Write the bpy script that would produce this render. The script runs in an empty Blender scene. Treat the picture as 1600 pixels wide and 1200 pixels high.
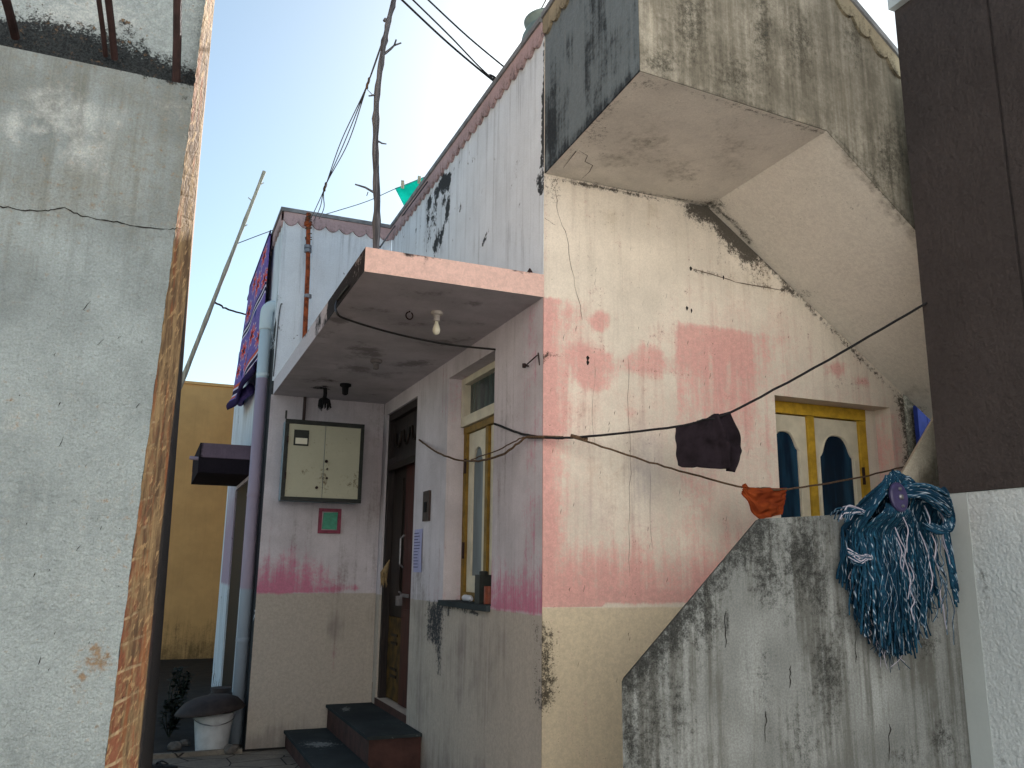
import bpy, bmesh, math, random
import numpy as np
from mathutils import Vector, Matrix
random.seed(7); rng = np.random.default_rng(7)
S = bpy.context.scene
COL = S.collection

# ------------------------------------------------------------------ camera
FPX, YAW, PIT, ROL = 1329.99, 0.394754, 0.2140226, 0.0119133
EYE = np.array([0.0, 0.0, 1.55])
def _rot():
    F = np.array([math.sin(YAW)*math.cos(PIT), math.cos(YAW)*math.cos(PIT), math.sin(PIT)])
    R = np.array([math.cos(YAW), -math.sin(YAW), 0.0]); U = np.cross(R, F)
    c, s = math.cos(ROL), math.sin(ROL)
    return np.array([c*R+s*U, -s*R+c*U, F])
CM = _rot()
def at(px, py, axis, v):
    """survey point: where the sight line through a photo point meets a wall plane"""
    d = CM.T @ np.array([(px-800)/FPX, -(py-600)/FPX, 1.0])
    return EYE + d*((v-EYE[axis])/d[axis])
def proj(P):
    c = (np.asarray(P, float)-EYE) @ CM.T
    z = np.maximum(c[:, 2], 1e-3)
    return 800+FPX*c[:, 0]/z, 600-FPX*c[:, 1]/z
cam = bpy.data.cameras.new('camera'); co = bpy.data.objects.new('camera', cam); COL.objects.link(co)
m = Matrix((CM[0], CM[1], -CM[2])).transposed().to_4x4(); m.translation = Vector(EYE)
co.matrix_world = m
cam.sensor_width = 36; cam.lens = FPX/1600*36; cam.clip_start = .05; cam.clip_end = 4000
S.camera = co

# ------------------------------------------------------------------ node DSL
def lin(h):
    h = h.lstrip('#'); c = [int(h[i:i+2], 16)/255 for i in (0, 2, 4)]
    return tuple(((x/12.92) if x <= .04045 else ((x+.055)/1.055)**2.4) for x in c)+(1.0,)
class G:
    def __init__(s, name):
        s.m = bpy.data.materials.new(name); s.m.use_nodes = True
        s.t = s.m.node_tree; s.b = s.t.nodes['Principled BSDF']
        s.p = s.n('ShaderNodeNewGeometry').outputs['Position']
    def n(s, k, **kw):
        o = s.t.nodes.new(k)
        for a, b in kw.items(): setattr(o, a, b)
        return o
    def set(s, sock, v):
        if isinstance(v, bpy.types.NodeSocket): s.t.links.new(v, sock)
        elif v is not None: sock.default_value = v
    def math(s, op, a, b=0.0, clamp=False):
        o = s.n('ShaderNodeMath', operation=op, use_clamp=clamp); s.set(o.inputs[0], a); s.set(o.inputs[1], b); return o.outputs[0]
    def mul(s, a, b): return s.math('MULTIPLY', a, b)
    def add(s, a, b): return s.math('ADD', a, b)
    def scale(s, v):
        o = s.n('ShaderNodeVectorMath', operation='MULTIPLY'); s.set(o.inputs[0], s.p); o.inputs[1].default_value = v; return o.outputs[0]
    def noise(s, sc=5, det=3, rough=.55, vec=None, dist=0.0, off=None):
        o = s.n('ShaderNodeTexNoise'); s.set(o.inputs['Vector'], vec if vec is not None else s.p)
        o.inputs['Scale'].default_value = sc; o.inputs['Detail'].default_value = det
        o.inputs['Roughness'].default_value = rough; o.inputs['Distortion'].default_value = dist
        return o.outputs['Fac']
    def vor(s, sc=5, vec=None, feature='F1'):
        o = s.n('ShaderNodeTexVoronoi', feature=feature); s.set(o.inputs['Vector'], vec if vec is not None else s.p)
        o.inputs['Scale'].default_value = sc; return o.outputs['Distance']
    def step(s, v, lo, hi):
        o = s.n('ShaderNodeMapRange', interpolation_type='SMOOTHSTEP'); s.set(o.inputs[0], v)
        o.inputs[1].default_value = lo; o.inputs[2].default_value = hi; return o.outputs[0]
    def mix(s, f, a, b, mode='MIX'):
        o = s.n('ShaderNodeMix', data_type='RGBA', blend_type=mode)
        s.set(o.inputs[0], f); s.set(o.inputs[6], a); s.set(o.inputs[7], b); return o.outputs[2]
    def attr(s, name):
        o = s.n('ShaderNodeAttribute', attribute_name=name); x = s.n('ShaderNodeSeparateColor'); s.set(x.inputs[0], o.outputs['Color'])
        return x.outputs[0], x.outputs[1], x.outputs[2]
    def sepp(s):
        x = s.n('ShaderNodeSeparateXYZ'); s.set(x.inputs[0], s.p); return x.outputs
    def bump(s, h, strength=.3, dist=.01, nrm=None):
        o = s.n('ShaderNodeBump'); o.inputs['Strength'].default_value = strength; o.inputs['Distance'].default_value = dist
        s.set(o.inputs['Height'], h)
        if nrm is not None: s.set(o.inputs['Normal'], nrm)
        s.set(s.b.inputs['Normal'], o.outputs[0]); return o.outputs[0]
    def out(s, col, rough=.9, metal=0.0, spec=.3):
        s.set(s.b.inputs['Base Color'], col); s.set(s.b.inputs['Roughness'], rough)
        s.b.inputs['Metallic'].default_value = metal; s.b.inputs['Specular IOR Level'].default_value = spec
        return s.m
MATS = {}
def plain(name, hexcol, rough=.7, metal=0.0, vary=.18, sc=14, bump=.0, spec=.35):
    if name in MATS: return MATS[name]
    g = G(name); c = lin(hexcol); d = tuple(x*(1-vary*1.6) for x in c[:3])+(1,)
    f = g.step(g.noise(sc, 5, .6), .3, .7); col = g.mix(f, d, c)
    if bump: g.bump(g.noise(sc*6, 4, .6), bump, .004)
    MATS[name] = g.out(col, rough, metal, spec); return MATS[name]

def stucco(name, base, layers, grain=60, bump=.5, mott=.14, mottsc=2.2, streak=0.0, grit=.12, dist=.006, lumps=0, gsc=2.2):
    """weathered plaster: base paint + layers (channel, colour, break-up amount, kind, softness, opacity)"""
    g = G(name); ch = list(g.attr('mask'))+list(g.attr('mask2'))
    st = g.noise(1, 5, .65, g.scale((22, 22, 1.1)))
    bl = g.noise(4.5, 7, .68); fn = g.noise(38, 4, .7)
    sp = g.noise(150, 2, .6); big = g.noise(2.6, 4, .6, g.scale((1, 1, .6)))
    c = lin(base)
    col = g.mix(g.step(g.noise(mottsc, 6, .62), .3, .72), tuple(x*(1-mott*1.7) for x in c[:3])+(1,), tuple(min(1, x*(1+mott*.35)) for x in c[:3])+(1,))
    if streak: col = g.mix(g.mul(g.step(st, .48, .75), streak), col, tuple(x*.42 for x in c[:3])+(1,))
    for (k, hexc, amp, kind, soft, op) in layers:
        nz = {'streak': st, 'blot': bl, 'fine': fn}.get(kind)
        if kind == 'mix': nz = g.add(g.mul(st, .5), g.mul(bl, .5))
        if kind == 'speck': nz = g.add(g.add(g.mul(sp, .36), g.mul(fn, .30)), g.add(g.mul(st, .17), g.mul(bl, .17)))
        v = g.add(ch[k], g.mul(g.add(nz, -.5), amp*1.7))
        v = g.add(v, g.mul(g.add(fn, -.5), amp*.55))
        v = g.add(v, g.mul(g.add(big, -.5), amp*.5))
        f = g.mul(g.step(v, .5-soft, .5+soft), op)
        lc = lin(hexc)
        lcol = g.mix(g.step(fn, .35, .65), tuple(x*.84 for x in lc[:3])+(1,), lc)
        col = g.mix(f, col, lcol)
    gr = g.noise(grain*gsc, 3, .7)
    col = g.mix(g.mul(g.step(gr, .62, .40), grit), col, tuple(x*.3 for x in c[:3])+(1,))
    dots = g.mul(g.step(g.vor(9), .05, .02), .25)
    col = g.mix(dots, col, (.03, .028, .025, 1))
    h = g.add(g.mul(g.noise(grain, 3, .62), 1.0), g.mul(g.noise(grain*.28, 3, .6), .9))
    if lumps: h = g.add(h, g.mul(g.vor(grain*.9), -lumps))
    g.bump(h, bump, dist)
    return g.out(col, .96, 0, .08)

# ------------------------------------------------------------------ mesh builder
class MB:
    def __init__(s): s.v = []; s.f = []; s.mi = []; s.m1 = []; s.m2 = []; s.uv = {}
    def _add(s, P, m1=None, m2=None):
        b = len(s.v); P = [tuple(map(float, p)) for p in P]; s.v += P
        n = len(P)
        s.m1 += [tuple(x) for x in m1] if m1 is not None else [(0, 0, 0)]*n
        s.m2 += [tuple(x) for x in m2] if m2 is not None else [(0, 0, 0)]*n
        return b
    def face(s, idx, mi=0): s.f.append(tuple(idx)); s.mi.append(mi)
    def box(s, a, b, mi=0):
        x0, y0, z0 = np.minimum(a, b); x1, y1, z1 = np.maximum(a, b)
        k = s._add([(x0,y0,z0),(x1,y0,z0),(x1,y1,z0),(x0,y1,z0),(x0,y0,z1),(x1,y0,z1),(x1,y1,z1),(x0,y1,z1)])
        for q in ((3,2,1,0),(4,5,6,7),(0,1,5,4),(1,2,6,5),(2,3,7,6),(3,0,4,7)): s.face([k+i for i in q], mi)
        return s
    def prism(s, poly, axis, a, b, mi=0):
        """polygon in the two axes other than axis, extruded from a to b"""
        def pt(p, w): q = list(p); q.insert(axis, w); return q
        n = len(poly); k = s._add([pt(p, a) for p in poly]+[pt(p, b) for p in poly])
        s.face([k+i for i in range(n)], mi); s.face([k+n+i for i in range(n)][::-1], mi)
        for i in range(n): j = (i+1) % n; s.face((k+j, k+i, k+n+i, k+n+j), mi)
        return s
    def tube(s, pts, r, n=8, mi=0, cap=True, flat=1.0):
        pts = [np.array(p, float) for p in pts]; R = r if hasattr(r, '__len__') else [r]*len(pts)
        rings = []; prev = None
        for i, p in enumerate(pts):
            d = pts[min(i+1, len(pts)-1)]-pts[max(i-1, 0)]; d = d/(np.linalg.norm(d)+1e-9)
            if prev is None:
                u = np.cross(d, [0, 0, 1.0]); u = u if np.linalg.norm(u) > 1e-3 else np.cross(d, [1.0, 0, 0])
            else: u = prev-d*np.dot(prev, d)
            u = u/(np.linalg.norm(u)+1e-9); w = np.cross(d, u); prev = u
            rings.append(s._add([p+R[i]*(math.cos(t)*u+math.sin(t)*w*flat) for t in np.arange(n)*2*math.pi/n]))
        for a, b in zip(rings, rings[1:]):
            for i in range(n): j = (i+1) % n; s.face((a+i, a+j, b+j, b+i), mi)
        if cap: s.face([rings[0]+i for i in range(n)][::-1], mi); s.face([rings[-1]+i for i in range(n)], mi)
        return s
    def lathe(s, prof, c, n=24, mi=0, ax=None):
        c = np.array(c, float); rings = []
        for r, z in prof: rings.append(s._add([c+np.array([r*math.cos(t), r*math.sin(t), z]) for t in np.arange(n)*2*math.pi/n]))
        for a, b in zip(rings, rings[1:]):
            for i in range(n): j = (i+1) % n; s.face((a+i, a+j, b+j, b+i), mi)
        s.face([rings[0]+i for i in range(n)][::-1], mi); s.face([rings[-1]+i for i in range(n)], mi)
        return s
    def panel(s, us, vs, P, mask=None, skip=None, back=None, mi=0):
        """grid surface P(u,v); cells where skip(u,v) are left open; back = offset vector for thickness"""
        us = np.asarray(us, float); vs = np.asarray(vs, float)
        U, V = np.meshgrid(us, vs, indexing='ij'); X = np.array([P(u, v) for u, v in zip(U.ravel(), V.ravel())])
        m1 = m2 = None
        if mask is not None:
            px, py = proj(X); r = mask(px, py, X); m1 = r[0]; m2 = r[1] if len(r) > 1 and r[1] is not None else None
        k = s._add(X, m1, m2); nv = len(vs); id_ = lambda i, j: k+i*nv+j
        keep = np.ones((len(us)-1, nv-1), bool)
        if skip:
            for i in range(len(us)-1):
                for j in range(nv-1):
                    if skip((us[i]+us[i+1])/2, (vs[j]+vs[j+1])/2): keep[i, j] = False
        for i in range(len(us)-1):
            for j in range(nv-1):
                if keep[i, j]: s.face((id_(i, j), id_(i+1, j), id_(i+1, j+1), id_(i, j+1)), mi)
        if back is not None:
            o = np.array(back, float); kb = s._add(X+o, m1, m2); ib = lambda i, j: kb+i*nv+j
            K = np.pad(keep, 1)
            for i in range(len(us)-1):
                for j in range(nv-1):
                    if not keep[i, j]: continue
                    if not K[i, j+1]: s.face((id_(i, j), id_(i, j+1), ib(i, j+1), ib(i, j)), mi)
                    if not K[i+2, j+1]: s.face((id_(i+1, j+1), id_(i+1, j), ib(i+1, j), ib(i+1, j+1)), mi)
                    if not K[i+1, j]: s.face((id_(i+1, j), id_(i, j), ib(i, j), ib(i+1, j)), mi)
                    if not K[i+1, j+2]: s.face((id_(i, j+1), id_(i+1, j+1), ib(i+1, j+1), ib(i, j+1)), mi)
                    s.face((ib(i, j+1), ib(i+1, j+1), ib(i+1, j), ib(i, j)), mi)
        return s
    def ribbon(s, pts, w, nrm, mi=0):
        """thin dark sliver (crack, drip) lying 1.5 mm proud of a surface"""
        pts = [np.array(p, float) for p in pts]; nrm = np.array(nrm, float); L = []; n = len(pts)
        for i, p in enumerate(pts):
            d = pts[min(i+1, n-1)]-pts[max(i-1, 0)]; sd = np.cross(d, nrm); sd = sd/(np.linalg.norm(sd)+1e-9)
            ww = w*random.uniform(.35, 1.0)*(.3 if i in (0, n-1) else 1)
            L += [p+nrm*.0015+sd*ww/2, p+nrm*.0015-sd*ww/2]
        k = s._add(L)
        for i in range(n-1): s.face((k+2*i, k+2*i+1, k+2*i+3, k+2*i+2), mi)
        return s
    def build(s, name, mat, parent=None, smooth=False, subdiv=0, fix=True):
        me = bpy.data.meshes.new(name); me.from_pydata(s.v, [], s.f)
        mats = mat if isinstance(mat, (list, tuple)) else [mat]
        for q in mats: me.materials.append(q)
        if len(mats) > 1: me.polygons.foreach_set('material_index', s.mi)
        for nm, dat in (('mask', s.m1), ('mask2', s.m2)):
            if any(any(x) for x in dat):
                a = me.attributes.new(nm, 'FLOAT_COLOR', 'POINT')
                a.data.foreach_set('color', np.c_[np.array(dat, np.float32), np.ones(len(dat), np.float32)].ravel())
        if smooth: me.polygons.foreach_set('use_smooth', [True]*len(me.polygons))
        me.update()
        if fix:
            bm = bmesh.new(); bm.from_mesh(me); bmesh.ops.recalc_face_normals(bm, faces=bm.faces); bm.to_mesh(me); bm.free()
        o = bpy.data.objects.new(name, me); COL.objects.link(o)
        if parent is not None:
            o.parent = parent
            w = Matrix.Identity(4); q = parent
            while q is not None:
                if q.type == 'EMPTY': w = Matrix.Translation(q.location)
                q = q.parent
            o.matrix_parent_inverse = (w if parent.type == 'EMPTY' else Matrix.Identity(4)).inverted()
        return o
def tag(o, label, cat, group=None, kind=None):
    if kind: o['kind'] = kind
    if label: o['label'] = label
    if cat: o['category'] = cat
    if group: o['group'] = group
    return o
def thing(name, label, cat, loc=(0, 0, 0), group=None):
    o = bpy.data.objects.new(name, None); COL.objects.link(o); o.location = Vector([float(x) for x in loc]); o.empty_display_size = .2
    return tag(o, label, cat, group)
def lines(a, b, d, *extra):
    n = max(2, int(abs(b-a)/d)+1); L = list(np.linspace(a, b, n)); return sorted(set(np.round(L+list(extra), 4)))

# ---- wear masks: where paint, mould and stains lie on a wall
def blob(px, py, x, y, rx, ry, v=1.0): return v*np.exp(-(((px-x)/rx)**2+((py-y)/ry)**2))
def poly(px, py, pts, feather):
    pts = np.array(pts, float); n = len(pts); d = np.full(px.shape, 1e9); ins = np.zeros(px.shape, bool)
    for i in range(n):
        a, b = pts[i], pts[(i+1) % n]; e = b-a; L = (e*e).sum()+1e-9
        t = np.clip(((px-a[0])*e[0]+(py-a[1])*e[1])/L, 0, 1)
        d = np.minimum(d, np.hypot(px-a[0]-t*e[0], py-a[1]-t*e[1]))
        c = ((a[1] > py) != (b[1] > py)); xx = a[0]+(py-a[1])*(b[0]-a[0])/((b[1]-a[1]) if abs(b[1]-a[1]) > 1e-9 else 1e-9)
        ins ^= c & (px < xx)
    return np.clip(.5+np.where(ins, d, -d)/feather, 0, 1)
def seg(px, py, pts, w):
    d = np.full(px.shape, 1e9); pts = np.array(pts, float)
    for a, b in zip(pts, pts[1:]):
        e = b-a; t = np.clip(((px-a[0])*e[0]+(py-a[1])*e[1])/((e*e).sum()+1e-9), 0, 1)
        d = np.minimum(d, np.hypot(px-a[0]-t*e[0], py-a[1]-t*e[1]))
    return np.exp(-(d/w)**2)
def mx(*a):
    r = a[0]
    for b in a[1:]: r = np.maximum(r, b)
    return r
def st(*a): return np.stack(a, 1)
def ramp(v, a, b): return np.clip((v-a)/(b-a), 0, 1)

XW, YF, YB = 2.02, 4.384, 8.11       # entrance wall, street front, back wall of the porch
ZC, ZR, ZS = 3.127, 4.96, 3.925      # porch ceiling, roof parapet, landing soffit
YO = 3.2                             # outer face of the staircase
XB = 3.76                            # face of the house on the right

# ------------------------------------------------------------------ materials
M = {}
M['front'] = stucco('front_plaster', '#e2d8ca', [
    (2, '#d8c8aa', .35, 'blot', .14, .85), (5, '#e2bdb2', 1.1, 'mix', .45, .75), (0, '#dea49e', 1.3, 'mix', .32, .82), (3, '#b9ab95', 1.2, 'mix', .3, .6), (4, '#a9a8b2', 1.0, 'mix', .35, .5),
    (1, '#23211c', 1.5, 'speck', .24, .9)], grain=55, bump=.5, mott=.09, streak=.25, grit=.14)
M['side'] = stucco('entrance_wall_plaster', '#d2cbd1', [
    (2, '#bdb3a6', .35, 'blot', .14, .9), (0, '#cf7896', 1.2, 'mix', .3, .9), (3, '#857d78', 1.3, 'mix', .3, .7),
    (1, '#222a33', 1.3, 'speck', .16, .95)], grain=60, bump=.3, mott=.13, streak=.28, grit=.14)
M['white'] = stucco('whitewashed_plaster', '#e3ebf3', [
    (0, '#b795ad', .6, 'mix', .25, .85), (3, '#a2a9b1', 1.0, 'streak', .35, .65), (1, '#15191c', 1.5, 'blot', .10, .96)],
    grain=65, bump=.4, mott=.07, streak=.30, grit=.14)
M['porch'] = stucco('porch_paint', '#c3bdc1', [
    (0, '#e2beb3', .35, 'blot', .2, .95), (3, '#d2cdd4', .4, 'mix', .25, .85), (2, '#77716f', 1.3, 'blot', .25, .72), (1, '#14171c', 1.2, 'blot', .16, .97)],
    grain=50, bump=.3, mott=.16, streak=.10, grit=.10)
M['stair'] = stucco('weathered_stair_plaster', '#aea798', [
    (3, '#cdc3ae', .8, 'blot', .35, .8), (2, '#5f594d', 1.2, 'mix', .36, .85), (1, '#2b2b25', 1.3, 'speck', .36, .85), (4, '#76838b', .6, 'streak', .3, .97), (5, '#1d2832', 1.5, 'mix', .26, .93)],
    grain=60, bump=.45, mott=.18, streak=.16, grit=.26)
M['soffit'] = stucco('stained_soffit_plaster', '#e6e1d8', [
    (3, '#ebe6dc', .8, 'blot', .35, .8), (2, '#8a857b', 1.2, 'mix', .36, .8), (1, '#25261f', 1.5, 'speck', .32, .88)],
    grain=60, bump=.4, mott=.13, mottsc=3.0, streak=0, grit=.14)
M['stain'] = stucco('black_stained_cement', '#929695', [
    (3, '#bcc2c2', 1.2, 'streak', .45, .75), (2, '#56554f', 1.5, 'streak', .40, .8), (1, '#1e1f1e', 1.35, 'speck', .34, .92)],
    grain=50, bump=.5, mott=.2, streak=.40, grit=.34)
M['left'] = stucco('grey_roughcast', '#959fa1', [
    (3, '#a9b3b4', 1.0, 'mix', .40, .8), (2, '#716d61', 1.1, 'mix', .42, .75), (0, '#c2c7c6', 1.1, 'blot', .30, .75), (1, '#14161a', 1.3, 'speck', .18, .97), (4, '#8a6a45', 1.2, 'fine', .3, .8)],
    grain=85, bump=1.0, mott=.26, mottsc=2.0, streak=.42, grit=.26, dist=.012, gsc=1.8)
M['dark_paint'] = stucco('dark_brown_wall_paint', '#494342', [(3, '#5a5452', 1.2, 'mix', .35, .6)], grain=30, bump=1.0, mott=.10, streak=.12, grit=.16, dist=.011, gsc=1.2)
M['pale_paint'] = stucco('pale_rough_wall_paint', '#ced5d7', [(1, '#50514c', 1.0, 'speck', .25, .7)], grain=60, bump=.8, mott=.06, grit=.22, dist=.009, lumps=.35, gsc=1.5)
M['pale_smooth'] = stucco('pale_smooth_band', '#b4bbbb', [(1, '#6c6b62', 1.0, 'mix', .3, .8)], grain=30, bump=.15, mott=.05, grit=.03)
M['trim'] = stucco('faded_pink_trim', '#c0a7a8', [(1, '#4e4a4a', 1.0, 'speck', .3, .8)], grain=60, bump=.25, mott=.12, streak=.2)
M['trim_old'] = stucco('weathered_trim', '#a89d86', [(1, '#2c2b27', 1.0, 'speck', .3, .85)], grain=60, bump=.35, mott=.2, streak=.4)
M['coping'] = plain('cement_coping', '#8b8d90', .9, 0, .25, 9, .4)
M['ochre'] = stucco('ochre_wall_paint', '#d2a872', [(1, '#4a4030', .9, 'mix', .3, .8)], grain=40, bump=.2, mott=.08, streak=.12, grit=.04)
M['crack'] = plain('crack_dark', '#1d1b19', .95)  # flat dark tone of cracks, nicks and streaks
M['dirt'] = plain('drip_dirt', '#6a5c50', .95)
def brick_mat():
    g = G('smeared_brick'); x = g.sepp(); n3 = g.noise(3.5, 3)
    cb = g.n('ShaderNodeCombineXYZ'); g.set(cb.inputs[0], g.mul(x[1], 1.6)); g.set(cb.inputs[1], g.add(g.add(x[2], g.mul(x[1], -.45)), g.mul(n3, .09)))
    b = g.n('ShaderNodeTexBrick'); g.set(b.inputs['Vector'], cb.outputs[0]); b.inputs['Scale'].default_value = 1
    b.inputs['Brick Width'].default_value = .45; b.inputs['Row Height'].default_value = .088; b.inputs['Mortar Size'].default_value = .007; b.inputs['Mortar Smooth'].default_value = .6
    b.inputs['Color1'].default_value = lin('#8e5d48'); b.inputs['Color2'].default_value = lin('#7c4e3c'); b.inputs['Mortar'].default_value = lin('#b59f80')
    r, gg, bb = g.attr('mask')
    sm = g.noise(1, 5, .65, g.scale((16, 16, 2.2))); s2 = g.noise(22, 5, .72)
    f = g.step(g.add(g.add(r, g.mul(g.add(sm, -.5), 1.5)), g.mul(g.add(s2, -.5), 1.1)), .30, .70)
    smear = g.mix(g.step(g.noise(1, 4, .7, g.scale((60, 30, 5))), .35, .65), lin('#5f4c3c'), lin('#98805f')); smear = g.mix(g.mul(g.step(g.noise(1, 4, .7, g.scale((26, 26, 3))), .52, .64), .7), smear, lin('#8f5538'))
    col = g.mix(f, b.outputs['Color'], smear)
    rot = g.n('ShaderNodeVectorRotate', rotation_type='X_AXIS'); g.set(rot.inputs['Vector'], g.p); rot.inputs['Angle'].default_value = .5
    vs_ = g.n('ShaderNodeVectorMath', operation='MULTIPLY'); g.set(vs_.inputs[0], rot.outputs[0]); vs_.inputs[1].default_value = (70, 70, 5)
    sc_ = g.noise(1, 3, .6, vs_.outputs[0]); scr = g.step(sc_, .57, .66)
    col = g.mix(g.mul(scr, .75), col, lin('#b3966f'))
    pit = g.step(g.noise(1, 3, .7, g.scale((90, 60, 14))), .36, .28); col = g.mix(g.mul(pit, .7), col, lin('#4a3a2e'))
    col = g.mix(g.mul(g.step(g.add(gg, g.mul(g.add(sm, -.5), .6)), .35, .75), .93), col, lin('#20242a'))  # near-black shade tone for the low flank
    g.bump(g.add(g.add(g.mul(s2, 1.0), g.mul(sc_, .8)), g.mul(b.outputs['Fac'], -.12)), .9, .010)
    return g.out(col, .95, 0, .2)
M['brick'] = brick_mat()
M['rust'] = plain('rusty_iron', '#a4512a', .8, .0, .45, 22, .6)
M['dark_iron'] = plain('dark_brown_iron', '#3a2726', .75, .2, .35, 18, .4)
def wood(name, a, b, sc=(60, 60, 4), rough=.85, bump=.4):
    g = G(name); f = g.noise(1, 5, .65, g.scale(sc)); col = g.mix(g.step(f, .35, .65), lin(a), lin(b))
    g.bump(f, bump, .004); return g.out(col, rough, 0, .25)
M['pole'] = wood('weathered_branch_wood', '#3e3f44', '#6d6e74', (50, 50, 3))
M['bamboo'] = wood('dry_bamboo', '#8d8a7d', '#b6b19f', (50, 50, 3))
M['door'] = wood('dark_red_door_wood', '#2c1412', '#4a211a', (70, 70, 3), .55, .25)
M['door_dark'] = wood('near_black_door_wood', '#17120f', '#2b201a', (70, 70, 3), .6, .25)
M['frame_dark'] = wood('dark_door_frame', '#1e1a1c', '#322a28', (70, 70, 3), .6, .2)
M['yellow'] = plain('yellow_frame_paint', '#c49d30', .5, 0, .22, 20, .15)
M['yellow_dull'] = plain('dull_yellow_paint', '#8f7028', .6, 0, .3, 12, .15)
M['kick'] = plain('stained_yellow_board', '#5f4618', .7, 0, .5, 9, .2)
M['cream'] = plain('cream_shutter_paint', '#d5cdb8', .5, 0, .12, 9, .1)
M['putty'] = plain('green_grey_frame_edge', '#8b8f78', .6, 0, .2, 20)
def glass(name, a, b, rough=.12):
    g = G(name); col = g.mix(g.step(g.noise(1.5, 3, .5, g.scale((9, 9, 1.5))), .35, .7), lin(a), lin(b)); return g.out(col, rough, 0, .35)
M['glass_blue'] = glass('blue_tinted_glass', '#0f1f30', '#1f4058', .07)
M['glass_grey'] = glass('grey_frosted_glass', '#57636a', '#6d7a80', .35)
M['glass_dark'] = glass('dark_transom_glass', '#2f3a3d', '#46544f', .25)
M['box_cream'] = stucco('cream_enamel', '#bdbba6', [(1, '#5a4630', 1.0, 'fine', .25, .8)], grain=40, bump=.06, mott=.06, grit=.03)
M['box_frame'] = plain('dark_green_box_frame', '#2e3230', .6, .1, .25, 20, .2)
M['box_side'] = plain('pale_blue_box_side', '#8ea0ac', .6, 0, .2, 12)
M['teal'] = plain('teal_board', '#4fa58a', .6, 0, .2, 30, .1)
M['maroon'] = plain('maroon_rim_paint', '#93445a', .7, 0, .25, 30, .1)
M['paper'] = plain('pale_lilac_paper', '#a9a9cf', .8, 0, .08, 20)
M['ink'] = plain('grey_print', '#55567c', .9)
M['brown_plastic'] = plain('brown_switch_plate', '#3d2c2a', .5, 0, .25, 30)
M['cable'] = plain('black_cable', '#171517', .6)
M['jute'] = plain('frayed_jute', '#6a5340', .95, 0, .4, 80)
M['thin'] = plain('grey_line', '#5c5f66', .8)
M['bulb'] = plain('milky_bulb_glass', '#d9d6c2', .25, 0, .05, 5)
M['holder'] = plain('white_ceramic_holder', '#b4aea8', .5, 0, .12, 30)
M['holder_dim'] = plain('dusty_holder', '#7d7778', .7, 0, .2, 30)
M['char'] = plain('black_dried_bundle', '#141418', .95, 0, .3, 60)
M['leaf_dry'] = plain('dried_leaf', '#a58a62', .85, 0, .4, 25)
M['steel'] = plain('dull_steel', '#8b8b90', .4, .8, .2, 40)
M['bucket'] = plain('white_bucket_plastic', '#c9ccd0', .45, 0, .14, 8)
M['basin'] = plain('dark_brown_basin', '#3a312f', .7, 0, .3, 12, .2)
M['slate'] = stucco('dark_slate_step', '#3b4245', [(1, '#9aa0a0', 1.0, 'fine', .2, .6)], grain=30, bump=.15, mott=.2, grit=.03)
M['redox'] = plain('red_oxide_cement', '#4f3531', .8, 0, .3, 8, .3)
def pipe_mat():
    g = G('pvc_pipe_paint'); z = g.sepp()[2]; w = g.add(z, g.mul(g.add(g.noise(9, 3), -.5), .02))
    col = g.mix(g.step(w, 3.31, 3.325), lin('#968a9c'), lin('#bccdd6')); col = g.mix(g.step(w, 1.33, 1.36), lin('#8e9aa8'), col)
    col = g.mix(g.mul(g.step(g.noise(5, 5, .7), .55, .8), .35), col, lin('#5b5a62')); return g.out(col, .55, 0, .35)
M['pipe'] = pipe_mat()
M['purple'] = stucco('purple_paint', '#776673', [(1, '#17151a', .9, 'mix', .2, .95)], grain=40, bump=.3, mott=.2, streak=.3)

def fabric(name, a, b, rough=.95, weave=420):
    g = G(name); f = g.noise(9, 4, .6); col = g.mix(g.step(f, .3, .7), lin(a), lin(b))
    g.bump(g.noise(weave, 2, .5), .25, .002); return g.out(col, rough, 0, .1)
M['black_cloth'] = fabric('black_cotton', '#151114', '#2a2329')
M['orange_cloth'] = fabric('rust_orange_cotton', '#74321a', '#934522')
def teal_cloth():
    g = G('turquoise_cotton'); col = g.mix(g.step(g.noise(9, 4), .3, .7), lin('#12a597'), lin('#1cc0b2'))
    g.out(col, .9, 0, .1)
    tr = g.n('ShaderNodeBsdfTranslucent'); g.set(tr.inputs[0], col); mx_ = g.n('ShaderNodeMixShader'); mx_.inputs[0].default_value = .5
    g.set(mx_.inputs[1], g.b.outputs[0]); g.set(mx_.inputs[2], tr.outputs[0])
    g.set(g.t.nodes['Material Output'].inputs['Surface'], mx_.outputs[0]); return g.m
M['turq'] = teal_cloth()
def yarn():
    g = G('mop_yarn'); r, t, w = g.attr('mask')      # r: strand tint, t: phase of the twist, w: pale share
    s = g.math('SINE', g.mul(t, 6.2832)); f = g.step(g.add(s, w), .82, 1.15)
    base = g.mix(r, lin('#0c2334'), lin('#27566f')); base = g.mix(g.step(g.noise(60, 3), .35, .7), base, lin('#143249'))
    col = g.mix(f, base, lin('#a3b3c2')); g.bump(g.add(g.noise(260, 3, .7), g.mul(s, .3)), .6, .004); return g.out(col, .95, 0, .1)
M['yarn'] = yarn()
M['yarn_pale'] = fabric('pale_pink_yarn', '#8b8b9b', '#c3bdc9')
M['plate'] = plain('violet_plastic_plate', '#3c3759', .4, 0, .15, 30)
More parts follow.
